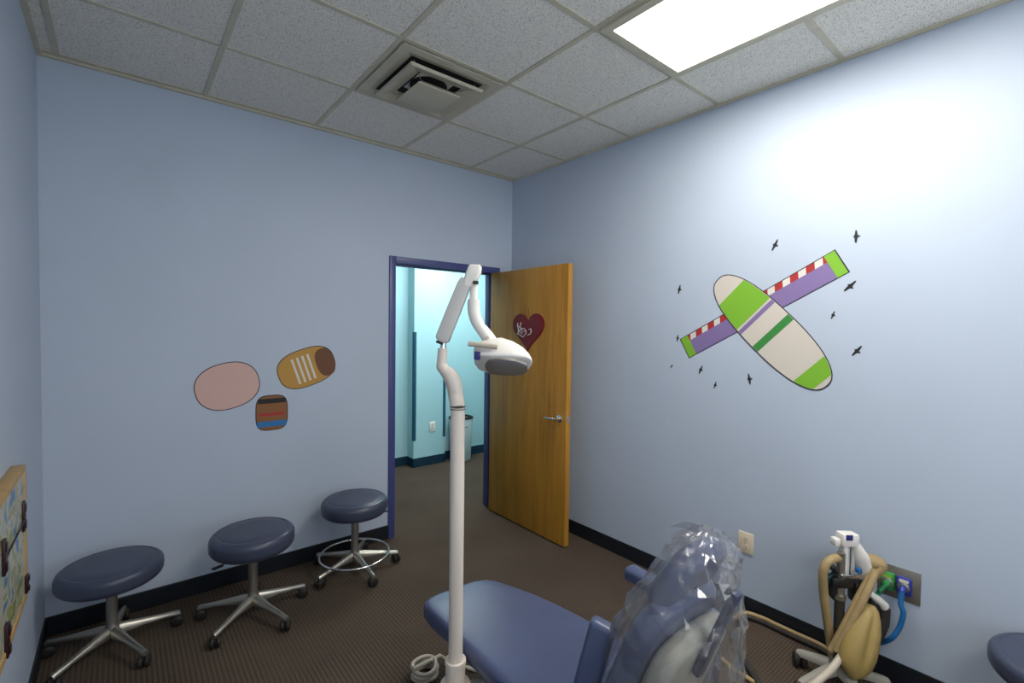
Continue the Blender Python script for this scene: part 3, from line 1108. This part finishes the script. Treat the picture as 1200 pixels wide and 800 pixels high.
# hoses that run between stand and wall (separate things)
g = GO['green']
bm = bmesh.new()
tube(bm, [g, g + Vector((-0.03, 0.012, -0.015)), s(1032, 692, 0.01), s(1024, 699, 0.0), s(1012, 702, -0.005)], 0.0085, 12)
tag(obj('gas_hose', bm, 'greenhose'), 'green gas hose from the green wall outlet to the stand', 'hose')
g = GO['bluebox']
bm = bmesh.new()
tube(bm, [g, g + Vector((-0.010, 0.0, -0.05)), on(1058.5, 718, 0, XR - 0.068), on(1054, 735, 0, XR - 0.075), on(1044, 748, 0, XR - 0.09), s(1030, 753, 0.02), s(1020, 750, 0.0), s(1005, 745, -0.01)], 0.0105, 12)
tag(obj('gas_hose', bm, 'bluehose'), 'blue gas hose looping down from the blue wall outlet', 'hose')
# floor hose loop
fl = [(984, 774), (962, 757), (940, 745), (915, 733), (893, 725), (872, 722), (860, 729), (858, 742), (866, 762), (880, 785), (893, 808), (905, 830)]
pts = []
for px, py in fl:
    p = on(px, py, 2, 0.016)
    p.x = min(p.x, XR - 0.03)
    pts.append(p)
bm = bmesh.new()
tube(bm, pts, 0.015, 12, 14)
fh = tag(obj('vacuum_hose', bm, 'hosedark'), 'dark vacuum hose looped on the carpet left of the hose stand', 'hose')
bm = bmesh.new()
pts2 = [p + Vector((0.0, 0.0, 0.020)) for p in pts[:7]]
tube(bm, pts2, 0.0105, 12, 14)
o = obj('tan_tubing', bm, 'tan', fh)
o['label'] = 'tan tubing clipped on top of the dark hose'
bm = bmesh.new()
tube(bm, [on(846, 772, 2, 0.011), on(862, 785, 2, 0.011), on(885, 800, 2, 0.011), on(915, 820, 2, 0.011)], 0.010, 12)
tag(obj('floor_tube', bm, 'tan'), 'thin tan tube on the carpet behind the plastic covered chair back', 'hose')

# ------------------------------------------------------------------ dental lamp
PD = 1.65
pole = Vector((0.888, 1.366, 0))
t = thing('dental_lamp', pole, 'cream white dental lamp on a tall post beside the blue chair', 'dental lamp')


def d_(px, py, dd=0.0):
    return at(px, py, PD + dd)


ptop = d_(535, 476)
bm = bmesh.new()
lathe(bm, [(0.0245, 0.30), (0.0245, ptop.z)], 32, (pole.x, pole.y, 0))
obj('post', bm, 'white', t)
bm = bmesh.new()
lathe(bm, [(0.034, 0.0), (0.034, 0.405), (0.0365, 0.407), (0.0365, 0.420), (0.033, 0.424), (0.0255, 0.420), (0.0255, 0.40)], 32, (pole.x, pole.y, 0))
obj('socket_collar', bm, 'white', t)
bm = bmesh.new()
lathe(bm, [(0.066, 0.0), (0.066, 0.012), (0.060, 0.020), (0.03, 0.022)], 40, (pole.x, pole.y, 0))
obj('floor_flange', bm, 'white', t)
bm = bmesh.new()
lathe(bm, [(0.0345, 0.25), (0.050, 0.27), (0.052, 0.335), (0.0345, 0.345)], 32, (pole.x, pole.y, 0))
obox(bm, (pole.x + 0.09, pole.y - 0.02, 0.280), (1, -0.2, 0), (0.2, 1, 0), (0, 0, 1), 0.17, 0.075, 0.045, 0.012)
obj('chair_bracket', bm, 'white', t)
bm = bmesh.new()
lathe(bm, [(0.0262, ptop.z - 0.006), (0.0262, ptop.z - 0.003)], 32, (pole.x, pole.y, 0))
lathe(bm, [(0.0262, ptop.z + 0.003), (0.0262, ptop.z + 0.006)], 32, (pole.x, pole.y, 0))
obj('post_seam', bm, 'hosedark', t)
# curved top of the post, then the knuckle
bm = bmesh.new()
tube(bm, [(pole.x, pole.y, ptop.z - 0.005), d_(534.5, 465), d_(532, 450), d_(527.5, 440), d_(521, 433), d_(519, 427)], [0.0255, 0.0262, 0.0275, 0.0265, 0.020, 0.016], 24)
obj('post_head', bm, 'white', t, angle=70)
bm = bmesh.new()
tube(bm, [d_(522, 436), d_(517.5, 430), d_(518, 420), d_(519, 408)], [0.0155, 0.0175, 0.0170, 0.0165], 20)
obj('lower_knuckle', bm, 'white', t)
bm = bmesh.new()
tube(bm, [d_(519, 410), d_(519.5, 396)], 0.0095, 14, smooth=False)
obj('lower_pivot', bm, 'chrome', t)
# spring arm: tapered box from the knuckle up to the elbow
A0, A1 = d_(518, 397), d_(545.5, 331, 0.0)
u = (A1 - A0).normalized()
v = F3 - u * F3.dot(u)
v.normalize()
wv = u.cross(v)
bm = bmesh.new()
L_ = (A1 - A0).length


def sect(f, w0, w1, dth):
    c0 = A0 + u * (f * L_)
    pts = []
    for x, y in ((-1, -1), (1, -1), (1, 1), (-1, 1)):
        pts.append(c0 + wv * (w0 if x < 0 else w1) * x + v * (dth * y))
    return pts


lp = []
for f, w0, w1, dt in ((-0.05, 0.016, 0.010, 0.018), (0.0, 0.026, 0.022, 0.021), (0.5, 0.024, 0.024, 0.021), (0.95, 0.022, 0.024, 0.021), (1.06, 0.020, 0.020, 0.019)):
    lp.append(sect(f, w0, w1, dt))
rings(bm, lp)
es = list(bm.edges)
bmesh.ops.bevel(bm, geom=es, offset=0.004, segments=2, profile=0.5, affect='EDGES', clamp_overlap=True)
obj('spring_arm', bm, 'armgrey', t)
bm = bmesh.new()
obox(bm, d_(515.5, 401.5), u, v, wv, 0.008, 0.026, 0.026, 0.003)
obj('arm_joint', bm, 'black', t)
# elbow cap
capc = d_(554, 322)
bm = bmesh.new()
lp = []
for (px, py, hw_, hd) in ((548.5, 336, 0.013, 0.020), (551, 330, 0.0235, 0.025), (555, 320, 0.0265, 0.026), (556.5, 313, 0.0235, 0.024), (556.5, 310.5, 0.018, 0.019)):
    c0 = d_(px, py)
    lp.append([c0 + R3 * (hw_ * math.copysign(abs(cos(a)) ** 0.4, cos(a))) + F3 * (hd * math.copysign(abs(sin(a)) ** 0.4, sin(a))) for a in [2 * pi * i / 28 for i in range(28)]])
rings(bm, lp)
obj('elbow_cap', bm, 'offwhite', t, angle=70)
bm = bmesh.new()
obox(bm, d_(557.5, 331, -0.020), R3, F3, Z3, 0.020, 0.02, 0.012, 0.004)
obj('elbow_screw', bm, 'hosedark', t)
bm = bmesh.new()
tube(bm, [d_(555.5, 326), d_(555.2, 345), d_(555, 354)], [0.0140, 0.0140, 0.0140], 20)
obj('drop_stub', bm, 'offwhite', t)
bm = bmesh.new()
tube(bm, [d_(555.3, 351), d_(555.3, 364), d_(558.5, 376), d_(565, 387), d_(569, 392)], [0.0215, 0.0215, 0.0205, 0.0195, 0.0185], 22)
obj('drop_elbow', bm, 'offwhite', t, angle=70)
bm = bmesh.new()
tube(bm, [d_(564, 385), d_(571, 394), d_(579, 404)], [0.0205, 0.0225, 0.021], 22)
yk = obj('head_yoke', bm, 'offwhite', t)
bm = bmesh.new()
lathe(bm, [(0.006, 0), (0.006, 0.004), (0.002, 0.005)], 14, d_(571, 396, -0.022), -F3)
obj('yoke_screw', bm, 'beige', yk)
# lamp head
hcn = d_(589, 416)
hx = (R3 + Vector((0, 0, -0.10))).normalized()
hzz = (Z3 - hx * Z3.dot(hx)).normalized()
hyy = hzz.cross(hx)
tilt = Matrix.Rotation(radians(-30), 3, hx)
hy2, hz2 = tilt @ hyy, tilt @ hzz


def hp_(x, y, z):
    return hcn + hx * x + hy2 * y + hz2 * z


secs = []      # x, half depth, top, bottom
for x, hd, zt_, zb_ in ((-0.100, 0.018, 0.016, -0.012), (-0.094, 0.040, 0.026, -0.030), (-0.078, 0.060, 0.034, -0.042), (-0.045, 0.072, 0.046, -0.047), (-0.010, 0.077, 0.052, -0.046), (0.030, 0.076, 0.042, -0.041), (0.065, 0.068, 0.024, -0.035), (0.088, 0.052, 0.004, -0.028), (0.099, 0.032, -0.008, -0.023), (0.104, 0.012, -0.013, -0.018)):
    l = []
    for i in range(36):
        a = 2 * pi * i / 36
        ca, sa = cos(a), sin(a)
        y = hd * math.copysign(abs(ca) ** 0.75, ca)
        mid = (zt_ * 0.2 + zb_ * 0.8)
        z = mid + (zt_ - mid) * abs(sa) ** 0.8 if sa > 0 else mid - (mid - zb_) * abs(sa) ** 0.25
        l.append(hp_(x, y, z))
    secs.append(l)
bm = bmesh.new()
rings(bm, secs)
hd_ = obj('lamp_head', bm, 'offwhite', t, angle=60)
# lens let into the underside
bm = bmesh.new()
lens = chaikin([(-0.040, -0.066, 0), (0.04, -0.064, 0), (0.085, -0.040, 0), (0.092, 0.0, 0), (0.085, 0.04, 0), (0.04, 0.062, 0), (-0.040, 0.066, 0), (-0.060, 0.0, 0)], 2)
rings(bm, [[hp_(p.x, p.y, -0.0365 - 0.007 * (1 - (p.x + 0.07) / 0.16)) for p in lens], [hp_(p.x, p.y, -0.046 - 0.004 * (1 - (p.x + 0.07) / 0.16)) for p in lens], [hp_(0.015 + (p.x - 0.015) * 0.85, p.y * 0.85, -0.049 - 0.004 * (1 - (p.x + 0.07) / 0.16)) for p in lens]])
obj('lens', bm, 'lensglass', hd_)
bm = bmesh.new()
tube(bm, [d_(549, 402.5, -0.075), d_(566, 404.5, -0.085), d_(583, 406.5, -0.090)], 0.0085, 14)
tube(bm, [d_(575, 405.5, -0.085), d_(577, 407, -0.05)], 0.006, 10, smooth=False)
obj('handle', bm, 'beige', hd_)
bm = bmesh.new()
obox(bm, d_(559.5, 416.5, -0.062), hx, hyy, hzz, 0.020, 0.02, 0.028, 0.003)
obj('rocker_switch', bm, 'labelblue', hd_)

# ------------------------------------------------------------------ dental chair
CX = 1.17
t = thing('dental_chair', (CX, 1.1, 0), 'blue vinyl dental chair with long leg rest and grey back shell', 'dental chair')
ZS = 0.45
outl = [(0.960, 1.728), (1.10, 1.728), (1.255, 1.715), (1.310, 1.600), (1.375, 1.40), (1.405, 1.15), (1.410, 0.85), (1.400, 0.70), (0.940, 0.70), (0.928, 0.9), (0.930, 1.25), (0.936, 1.55), (0.936, 1.68)]
bm = bmesh.new()
pad(bm, outl, ZS - 0.075, ZS, 0.030, dome=0.004, n=96, smooth=2, zf=lambda x, y: 0.0)
obj('seat_cushion', bm, 'chairvinyl', t, angle=60)
bm = bmesh.new()
pad(bm, [(1.01, 1.60), (1.20, 1.60), (1.31, 1.35), (1.34, 0.70), (1.00, 0.70), (0.985, 1.35)], ZS - 0.14, ZS - 0.070, 0.012, n=64)
obj('seat_frame', bm, 'chairgrey', t)
bm = bmesh.new()
pad(bm, [(1.06, 1.28), (1.28, 1.28), (1.30, 0.78), (1.04, 0.78)], 0.06, ZS - 0.13, 0.02, n=48)
obj('pedestal', bm, 'chairgrey', t)
bm = bmesh.new()
pad(bm, [(0.98, 1.40), (1.36, 1.40), (1.38, 0.62), (0.96, 0.62)], 0.0, 0.075, 0.03, n=48)
obj('base_plate', bm, 'white', t)

# backrest frame of reference: origin at the seat joint, leaning back
LEAN = radians(20.5)
bo = Vector((1.085, 0.775, 0.50))
bu = Vector((0, -sin(LEAN), cos(LEAN)))       # up along the back
bn = Vector((0, cos(LEAN), sin(LEAN)))        # out of the back's front
bxv = Vector((1, 0, 0))


def backpad(bm, outline, d0, d1, r, dome=0, n=72, smooth=3, curve=0.0, tip=0.0):
    tb = bmesh.new()
    pad(tb, outline, d0, d1, r, dome, n, smooth, zf=(lambda x, y: -curve * (x / 0.22) ** 2 * 1.0 + tip * y * y))
    mm = Matrix((bxv, bu, bn)).transposed().to_4x4()
    # bxv x bu = -bn would mirror; orientation is repaired by recalc normals
    mm.translation = bo
    merge(bm, tb, mm)


bm = bmesh.new()
backpad(bm, [(-0.165, -0.12), (0.165, -0.12), (0.175, 0.10), (0.170, 0.32), (0.145, 0.435), (0.06, 0.455), (-0.06, 0.455), (-0.145, 0.435), (-0.170, 0.32), (-0.175, 0.10)], -0.032, 0.032, 0.028, 0.006, curve=-0.015)
obj('backrest', bm, 'chairvinyl', t, angle=60)
bm = bmesh.new()
backpad(bm, [(-0.150, -0.14), (0.150, -0.14), (0.155, 0.10), (0.145, 0.34), (0.11, 0.395), (-0.11, 0.395), (-0.145, 0.34), (-0.155, 0.10)], -0.085, -0.028, 0.030, 0.0)
obj('back_shell', bm, 'shell', t, angle=60)
bm = bmesh.new()
obox(bm, bo + bu * 0.42 + bn * (-0.098) + bxv * (-0.010), bxv, bu, bn, 0.034, 0.26, 0.022, 0.009)
obj('headrest_bar', bm, 'vinyl', t)
# headrest: cushion tipped back at the top of the back
hb = Vector((1.092, 0.610, 0.985))
tl = radians(9)
hu = (bu * cos(tl) - bn * sin(tl)).normalized()
hn = (bn * cos(tl) + bu * sin(tl)).normalized()
tb = bmesh.new()
pad(tb, [(-0.116, -0.085), (-0.075, -0.110), (-0.030, -0.090), (0.0, -0.020), (0.030, -0.090), (0.075, -0.110), (0.116, -0.085), (0.116, 0.0), (0.085, 0.068), (0.0, 0.078), (-0.085, 0.068), (-0.116, 0.0)], -0.032, 0.032, 0.030, 0.004, n=64)
mm = Matrix((bxv, hu, hn)).transposed().to_4x4()
mm.translation = hb
bm = bmesh.new()
merge(bm, tb, mm)
obj('headrest', bm, 'chairvinyl', t, angle=60)


# armrests
def arm(bm, tip, tail, w_, h_):
    d = (tip - tail)
    L = d.length
    d.normalize()
    side = d.cross(Vector((0, 0, 1)))
    if side.length < 0.05:
        side = Vector((1, 0, 0))
    side.normalize()
    upv = side.cross(d)
    obox(bm, (tip + tail) / 2, d, side, upv, L, w_, h_, min(w_, h_) * 0.32, 4)


tip, tail = Vector((1.435, 1.055, 0.685)), Vector((1.425, 0.70, 0.665))
bm = bmesh.new()
arm(bm, tip, tail, 0.060, 0.050)
am = obj('armrest', bm, 'chairvinyl', t, angle=60)
bm = bmesh.new()
tube(bm, [Vector((1.425, 0.76, 0.65)), Vector((1.43, 0.74, 0.52)), Vector((1.36, 0.76, 0.36))], 0.018, 14)
obj('armrest_post', bm, 'chairgrey', am)
tip, tail = Vector((0.945, 0.765, 0.825)), Vector((0.915, 0.84, 0.49))
bm = bmesh.new()
arm(bm, tip, tail, 0.045, 0.066)
am = obj('armrest', bm, 'chairvinyl', t, angle=60)
am['label'] = 'near armrest swung upright'
bm = bmesh.new()
tube(bm, [Vector((0.905, 0.84, 0.50)), Vector((0.915, 0.84, 0.38)), Vector((1.02, 0.84, 0.36))], 0.018, 14)
obj('armrest_post', bm, 'chairgrey', am)

# ------------------------------------------------------------------ clear plastic cover over the chair back
bm = bmesh.new()
NU, NV = 44, 24
# levels: height, centre (x, y), half width x, half depth y
lev = [(1.082, 1.112, 0.585, 0.016, 0.012), (1.064, 1.100, 0.586, 0.058, 0.036), (1.03, 1.095, 0.592, 0.100, 0.062), (0.97, 1.088, 0.602, 0.132, 0.082),
       (0.90, 1.084, 0.614, 0.154, 0.098), (0.80, 1.086, 0.634, 0.160, 0.112), (0.68, 1.084, 0.658, 0.168, 0.138), (0.56, 1.074, 0.68, 0.186, 0.160), (0.50, 1.074, 0.69, 0.188, 0.170)]


def level(f):
    f *= len(lev) - 1
    i = min(int(f), len(lev) - 2)
    q = f - i
    q = q
    return [a + (b - a) * q for a, b in zip(lev[i], lev[i + 1])]


grid = []
for j in range(NV + 1):
    f = j / NV
    z, cx_, cy_, hx_, hy_ = level(f)
    row = []
    for i in range(NU):
        a = 2 * pi * i / NU
        ca, sa = cos(a), sin(a)
        x = hx_ * math.copysign(abs(ca) ** 0.72, ca)
        y = hy_ * math.copysign(abs(sa) ** 0.72, sa)
        q = Vector((x * 5, y * 5, z * 2.0))
        r1 = 1 - abs(noise.noise(q + Vector((3, 1, 7)))) * 2
        r2 = 1 - abs(noise.noise(q * 2.3 + Vector((9, 4, 1)))) * 2
        r3 = noise.noise(Vector((sa * 4 + ca * 3, ca * 4, z * 1.2)))
        amp = min(1, f * 5)
        g = (r1 - 0.55) * 0.024 + (r2 - 0.5) * 0.012 + r3 * 0.018 * f
        nd = Vector((x / max(hx_, 0.01) ** 1.0, y / max(hy_, 0.01), 0))
        if nd.length > 0:
            nd.normalize()
        jt = Vector((random.uniform(-1, 1), random.uniform(-1, 1), random.uniform(-1, 1))) * 0.0075 * amp
        p = Vector((cx_ + x, cy_ + y, z + 0.012 * amp * noise.noise(q * 1.5))) + nd * (g * amp + 0.018 * amp) + jt
        row.append(bm.verts.new(p))
    grid.append(row)
for a, b in zip(grid[:-1], grid[1:]):
    for i in range(NU):
        k = (i + 1) % NU
        bm.faces.new((a[i], a[k], b[k], b[i]))
bm.faces.new(grid[0])
# loose corner of the film sticking up at the top
tipv = Vector((1.085, 0.590, 1.070))
fin = []
for i in range(9):
    f = i / 8
    w0 = 0.022 * (1 - f) ** 0.7 + 0.003
    c0 = tipv + Vector((-0.075 * f, 0.06 * f, 0.010 + 0.012 * sin(f * 3)))
    fin.append([bm.verts.new(c0 + Vector((0, 0, w0 * 0.6 + 0.004 * sin(6 * f)))), bm.verts.new(c0 + Vector((0.01, 0.01, 0.0))), bm.verts.new(c0 + Vector((0.02, 0.015, -w0 * 0.6)))])
for a, b in zip(fin[:-1], fin[1:]):
    for k in range(2):
        bm.faces.new((a[k], a[k + 1], b[k + 1], b[k]))
bmesh.ops.triangulate(bm, faces=bm.faces)
tag(obj('plastic_cover', bm, 'film', angle=4), 'crumpled clear plastic bag draped over the backrest of the blue dental chair', 'plastic cover')

# coil of tube on the floor beside the lamp post
cc = Vector((1.040, 1.85, 0))
bm = bmesh.new()
pts = []
for i in range(0, 85):
    a = 2 * pi * i / 24
    r = 0.052 + 0.004 * sin(i * 0.7)
    pts.append(cc + Vector((r * cos(a), r * sin(a), 0.0095 + 0.016 * i / 24)))
pts += [cc + Vector((0.09, 0.02, 0.05)), cc + Vector((0.14, -0.02, 0.012)), cc + Vector((0.20, -0.12, 0.0095))]
tube(bm, pts, 0.0085, 10, smooth=False)
tag(obj('coiled_tube', bm, 'beige'), 'coil of beige tubing on the carpet left of the lamp post', 'coiled tube')


# ------------------------------------------------------------------ wall decals (plain stand-ins for the painted murals)
def bk(u, v, d):            # back wall
    return Vector((u, YB - d, v))


def ell(c, rx, ry, rot=0, n=48, e=2.0):
    o = []
    for i in range(n):
        a = 2 * pi * i / n
        x = rx * math.copysign(abs(cos(a)) ** (2 / e), cos(a))
        y = ry * math.copysign(abs(sin(a)) ** (2 / e), sin(a))
        o.append((c[0] + x * cos(rot) - y * sin(rot), c[1] + x * sin(rot) + y * cos(rot)))
    return o


def decal_part(poly, fn, d0, m, parent, name, th=0.0006):
    bm = bmesh.new()
    prism(bm, poly, fn, d0, d0 + th)
    return obj(name, bm, m, parent, False)


def strip(c, L, w_, rot):
    x, y = L / 2, w_ / 2
    return [(c[0] + a * cos(rot) - b * sin(rot), c[1] + a * sin(rot) + b * cos(rot)) for a, b in ((-x, -y), (x, -y), (x, y), (-x, y))]


G2 = 'painted shapes on the back wall'
c0 = (0.492, 1.205)
t = thing('wall_decal', bk(*c0, 0), 'large pale pink rounded shape painted on the wall above the stools', 'wall painting', G2)
decal_part(ell(c0, 0.172, 0.140, 0.25, e=2.3), bk, 0.0, 'outline', t, 'outline_edge')
decal_part(ell(c0, 0.167, 0.135, 0.25, e=2.3), bk, 0.0006, 'pink', t, 'pink_field')
c0 = (0.945, 1.298)
t = thing('wall_decal', bk(*c0, 0), 'ochre and brown rounded shape with white stripes on the back wall', 'wall painting', G2)
decal_part(ell(c0, 0.185, 0.125, 0.32, e=2.6), bk, 0.0, 'outline', t, 'outline_edge')
decal_part(ell(c0, 0.180, 0.120, 0.32, e=2.6), bk, 0.0006, 'gold', t, 'ochre_field')
decal_part(ell((1.060, 1.33), 0.060, 0.095, 0.32, e=2.6), bk, 0.0012, 'brown', t, 'brown_patch')
for k in range(4):
    decal_part(strip((0.875 + k * 0.032, 1.27 + k * 0.011), 0.014, 0.17, 0.32), bk, 0.0012, 'pwhite', t, 'white_stripe')
c0 = (0.732, 1.020)
t = thing('wall_decal', bk(*c0, 0), 'small brown rounded square with blue and red bands on the back wall', 'wall painting', G2)
decal_part(ell(c0, 0.094, 0.112, 0, e=3.5), bk, 0.0, 'outline', t, 'outline_edge')
decal_part(ell(c0, 0.089, 0.107, 0, e=3.5), bk, 0.0018, 'midbrown', t, 'brown_field')
decal_part(strip((c0[0], c0[1] - 0.070), 0.168, 0.036, 0), bk, 0.0024, 'pblue', t, 'blue_band')
decal_part(strip((c0[0], c0[1] + 0.075), 0.160, 0.030, 0), bk, 0.0024, 'outline', t, 'dark_band')
decal_part(strip((c0[0], c0[1] - 0.010), 0.150, 0.016, 0), bk, 0.0024, 'pred', t, 'red_band')


# right wall: u grows to the viewer's right (towards -y)
def rw(u, v, d):
    return Vector((XR - d, -u, v))


def rpx(px, py):
    p = on(px, py, 0, XR)
    return (-p.y, p.z)


a, b = Vector(rpx(803, 408)), Vector(rpx(986, 306))
cm = (a + b) / 2
rot = math.atan2(b.y - a.y, b.x - a.x)
Lr = (b - a).length
ex, ey = Vector((cos(rot), sin(rot))), Vector((-sin(rot), cos(rot)))
t = thing('wall_decal', rw(cm.x, cm.y, 0), 'long slanting violet band with red and white stripes on the right wall', 'wall painting')
decal_part(strip(cm, Lr + 0.012, 0.132, rot), rw, 0.0, 'outline', t, 'outline_edge')
decal_part(strip(cm - ey * 0.016, Lr, 0.090, rot), rw, 0.0006, 'purple', t, 'violet_field')
decal_part(strip(cm + ey * 0.045, Lr, 0.032, rot), rw, 0.0006, 'pwhite', t, 'white_edge')
nst = 11
for k in range(nst):
    cc_ = cm + ex * (-Lr / 2 + Lr * (k + 0.5) / nst) + ey * 0.045
    x, y, sk = Lr / nst * 0.26, 0.016, 0.012
    decal_part([tuple(cc_ + ex * (p + (sk if q > 0 else -sk) * 0.6) + ey * q) for p, q in ((-x, -y), (x, -y), (x, y), (-x, y))], rw, 0.0012, 'pred', t, 'red_stripe')
for sgn in (-1, 1):
    decal_part(strip(cm + ex * (sgn * (Lr / 2 - 0.025)), 0.05, 0.124, rot), rw, 0.0018, 'lime', t, 'green_end')
a, b = Vector(rpx(842, 328)), Vector(rpx(968, 452))
cm = (a + b) / 2
rot = math.atan2(b.y - a.y, b.x - a.x)
Lr = (b - a).length
ex, ey = Vector((cos(rot), sin(rot))), Vector((-sin(rot), cos(rot)))
t = thing('wall_decal', rw(cm.x, cm.y, 0), 'slanting bone white oval with green bands on the right wall', 'wall painting')
oval = ell((0, 0), Lr / 2, 0.125, 0, e=2.4, n=96)


def clip(x0, x1, sc=1.0):
    up = [p for p in oval if p[1] >= 0]
    o = []
    n = 14
    def hgt(x):
        return 0.125 * (1 - min(1, abs(x) / (Lr / 2)) ** 2.4) ** (1 / 2.4)
    xs = [x0 + (x1 - x0) * i / n for i in range(n + 1)]
    pts = [(x, hgt(x) * sc) for x in xs] + [(x, -hgt(x) * sc) for x in reversed(xs)]
    return [tuple(cm + ex * p[0] + ey * p[1]) for p in pts]


decal_part([tuple(cm + ex * p[0] * 1.015 + ey * p[1] * 1.04) for p in oval], rw, 0.0024, 'outline', t, 'outline_edge')
decal_part([tuple(cm + ex * p[0] + ey * p[1]) for p in oval], rw, 0.0030, 'bone', t, 'bone_field')
for f0, f1, mm in ((-0.36, -0.14, 'lime'), (0.02, 0.07, 'pgreen'), (0.36, 0.47, 'lime')):
    decal_part(clip(f0 * Lr, f1 * Lr, 0.985), rw, 0.0036, mm, t, 'green_band')
decal_part(clip(-0.125 * Lr, -0.095 * Lr, 0.985), rw, 0.0036, 'purple', t, 'violet_band')

# painted birds
birds = [(908, 287, 13, 62, 'small black painted bird highest over the bone white oval'),
         (1003, 277, 14, 88, 'black painted bird at the top right, above the violet band end'),
         (996, 335, 15, 42, 'slanting black painted bird just right below the green upper band end'),
         (976, 369, 9, 68, 'tiny black painted bird between the violet band and the oval on the right'),
         (1004, 411, 14, 50, 'black painted bird lowest on the far right of the painted shapes'),
         (796, 339, 10, 75, 'black painted bird highest on the left of the painted shapes'),
         (794, 396, 7, 80, 'tiny black painted bird just above the lower left end of the violet band'),
         (787, 429, 5, 55, 'tiniest black painted bird, lowest left beside the violet band'),
         (821, 433, 10, 66, 'black painted bird just under the lower end of the violet band'),
         (838, 451, 8, 70, 'small black painted bird lowest of all under the painted shapes'),
         (878, 444, 12, 98, 'black painted bird directly below the middle of the bone white oval')]
prof = [(-1.0, -0.10), (-0.75, -0.20), (-0.35, -0.22), (-0.16, -0.30), (0.0, -0.62), (0.10, -0.60), (0.16, -0.28), (0.40, -0.20), (0.80, -0.10), (1.0, 0.06), (0.78, 0.14), (0.40, 0.16), (0.16, 0.22), (0.05, 0.36), (-0.06, 0.36), (-0.14, 0.20), (-0.42, 0.14), (-0.80, 0.08)]
for px, py, h, an, lab in birds:
    p = on(px, py, 0, XR)
    dep = (p - CAM).dot(_F)
    sc = h * dep / FPX / 2 * 1.15
    r = radians(an)
    poly = [(-p.y + (u * cos(r) - v * sin(r)) * sc, p.z + (u * sin(r) + v * cos(r)) * sc) for u, v in [(q[0], q[1] * 0.9) for q in prof]]
    bm = bmesh.new()
    prism(bm, poly, rw, -0.002, 0.0012)
    o = obj('painted_bird', bm, 'outline', None, False)
    tag(o, lab, 'painted bird', 'black birds painted on the right wall')

# ------------------------------------------------------------------ world and view
w_ = bpy.data.worlds.new('world')
scene.world = w_
w_.use_nodes = True
w_.node_tree.nodes['Background'].inputs[0].default_value = (0.5, 0.55, 0.6, 1)
w_.node_tree.nodes['Background'].inputs[1].default_value = 0.0
vs = scene.view_settings
vs.view_transform = 'Standard'
vs.look = 'None'
vs.gamma = 1
vs.use_curve_mapping = False
vs.exposure = 1.0
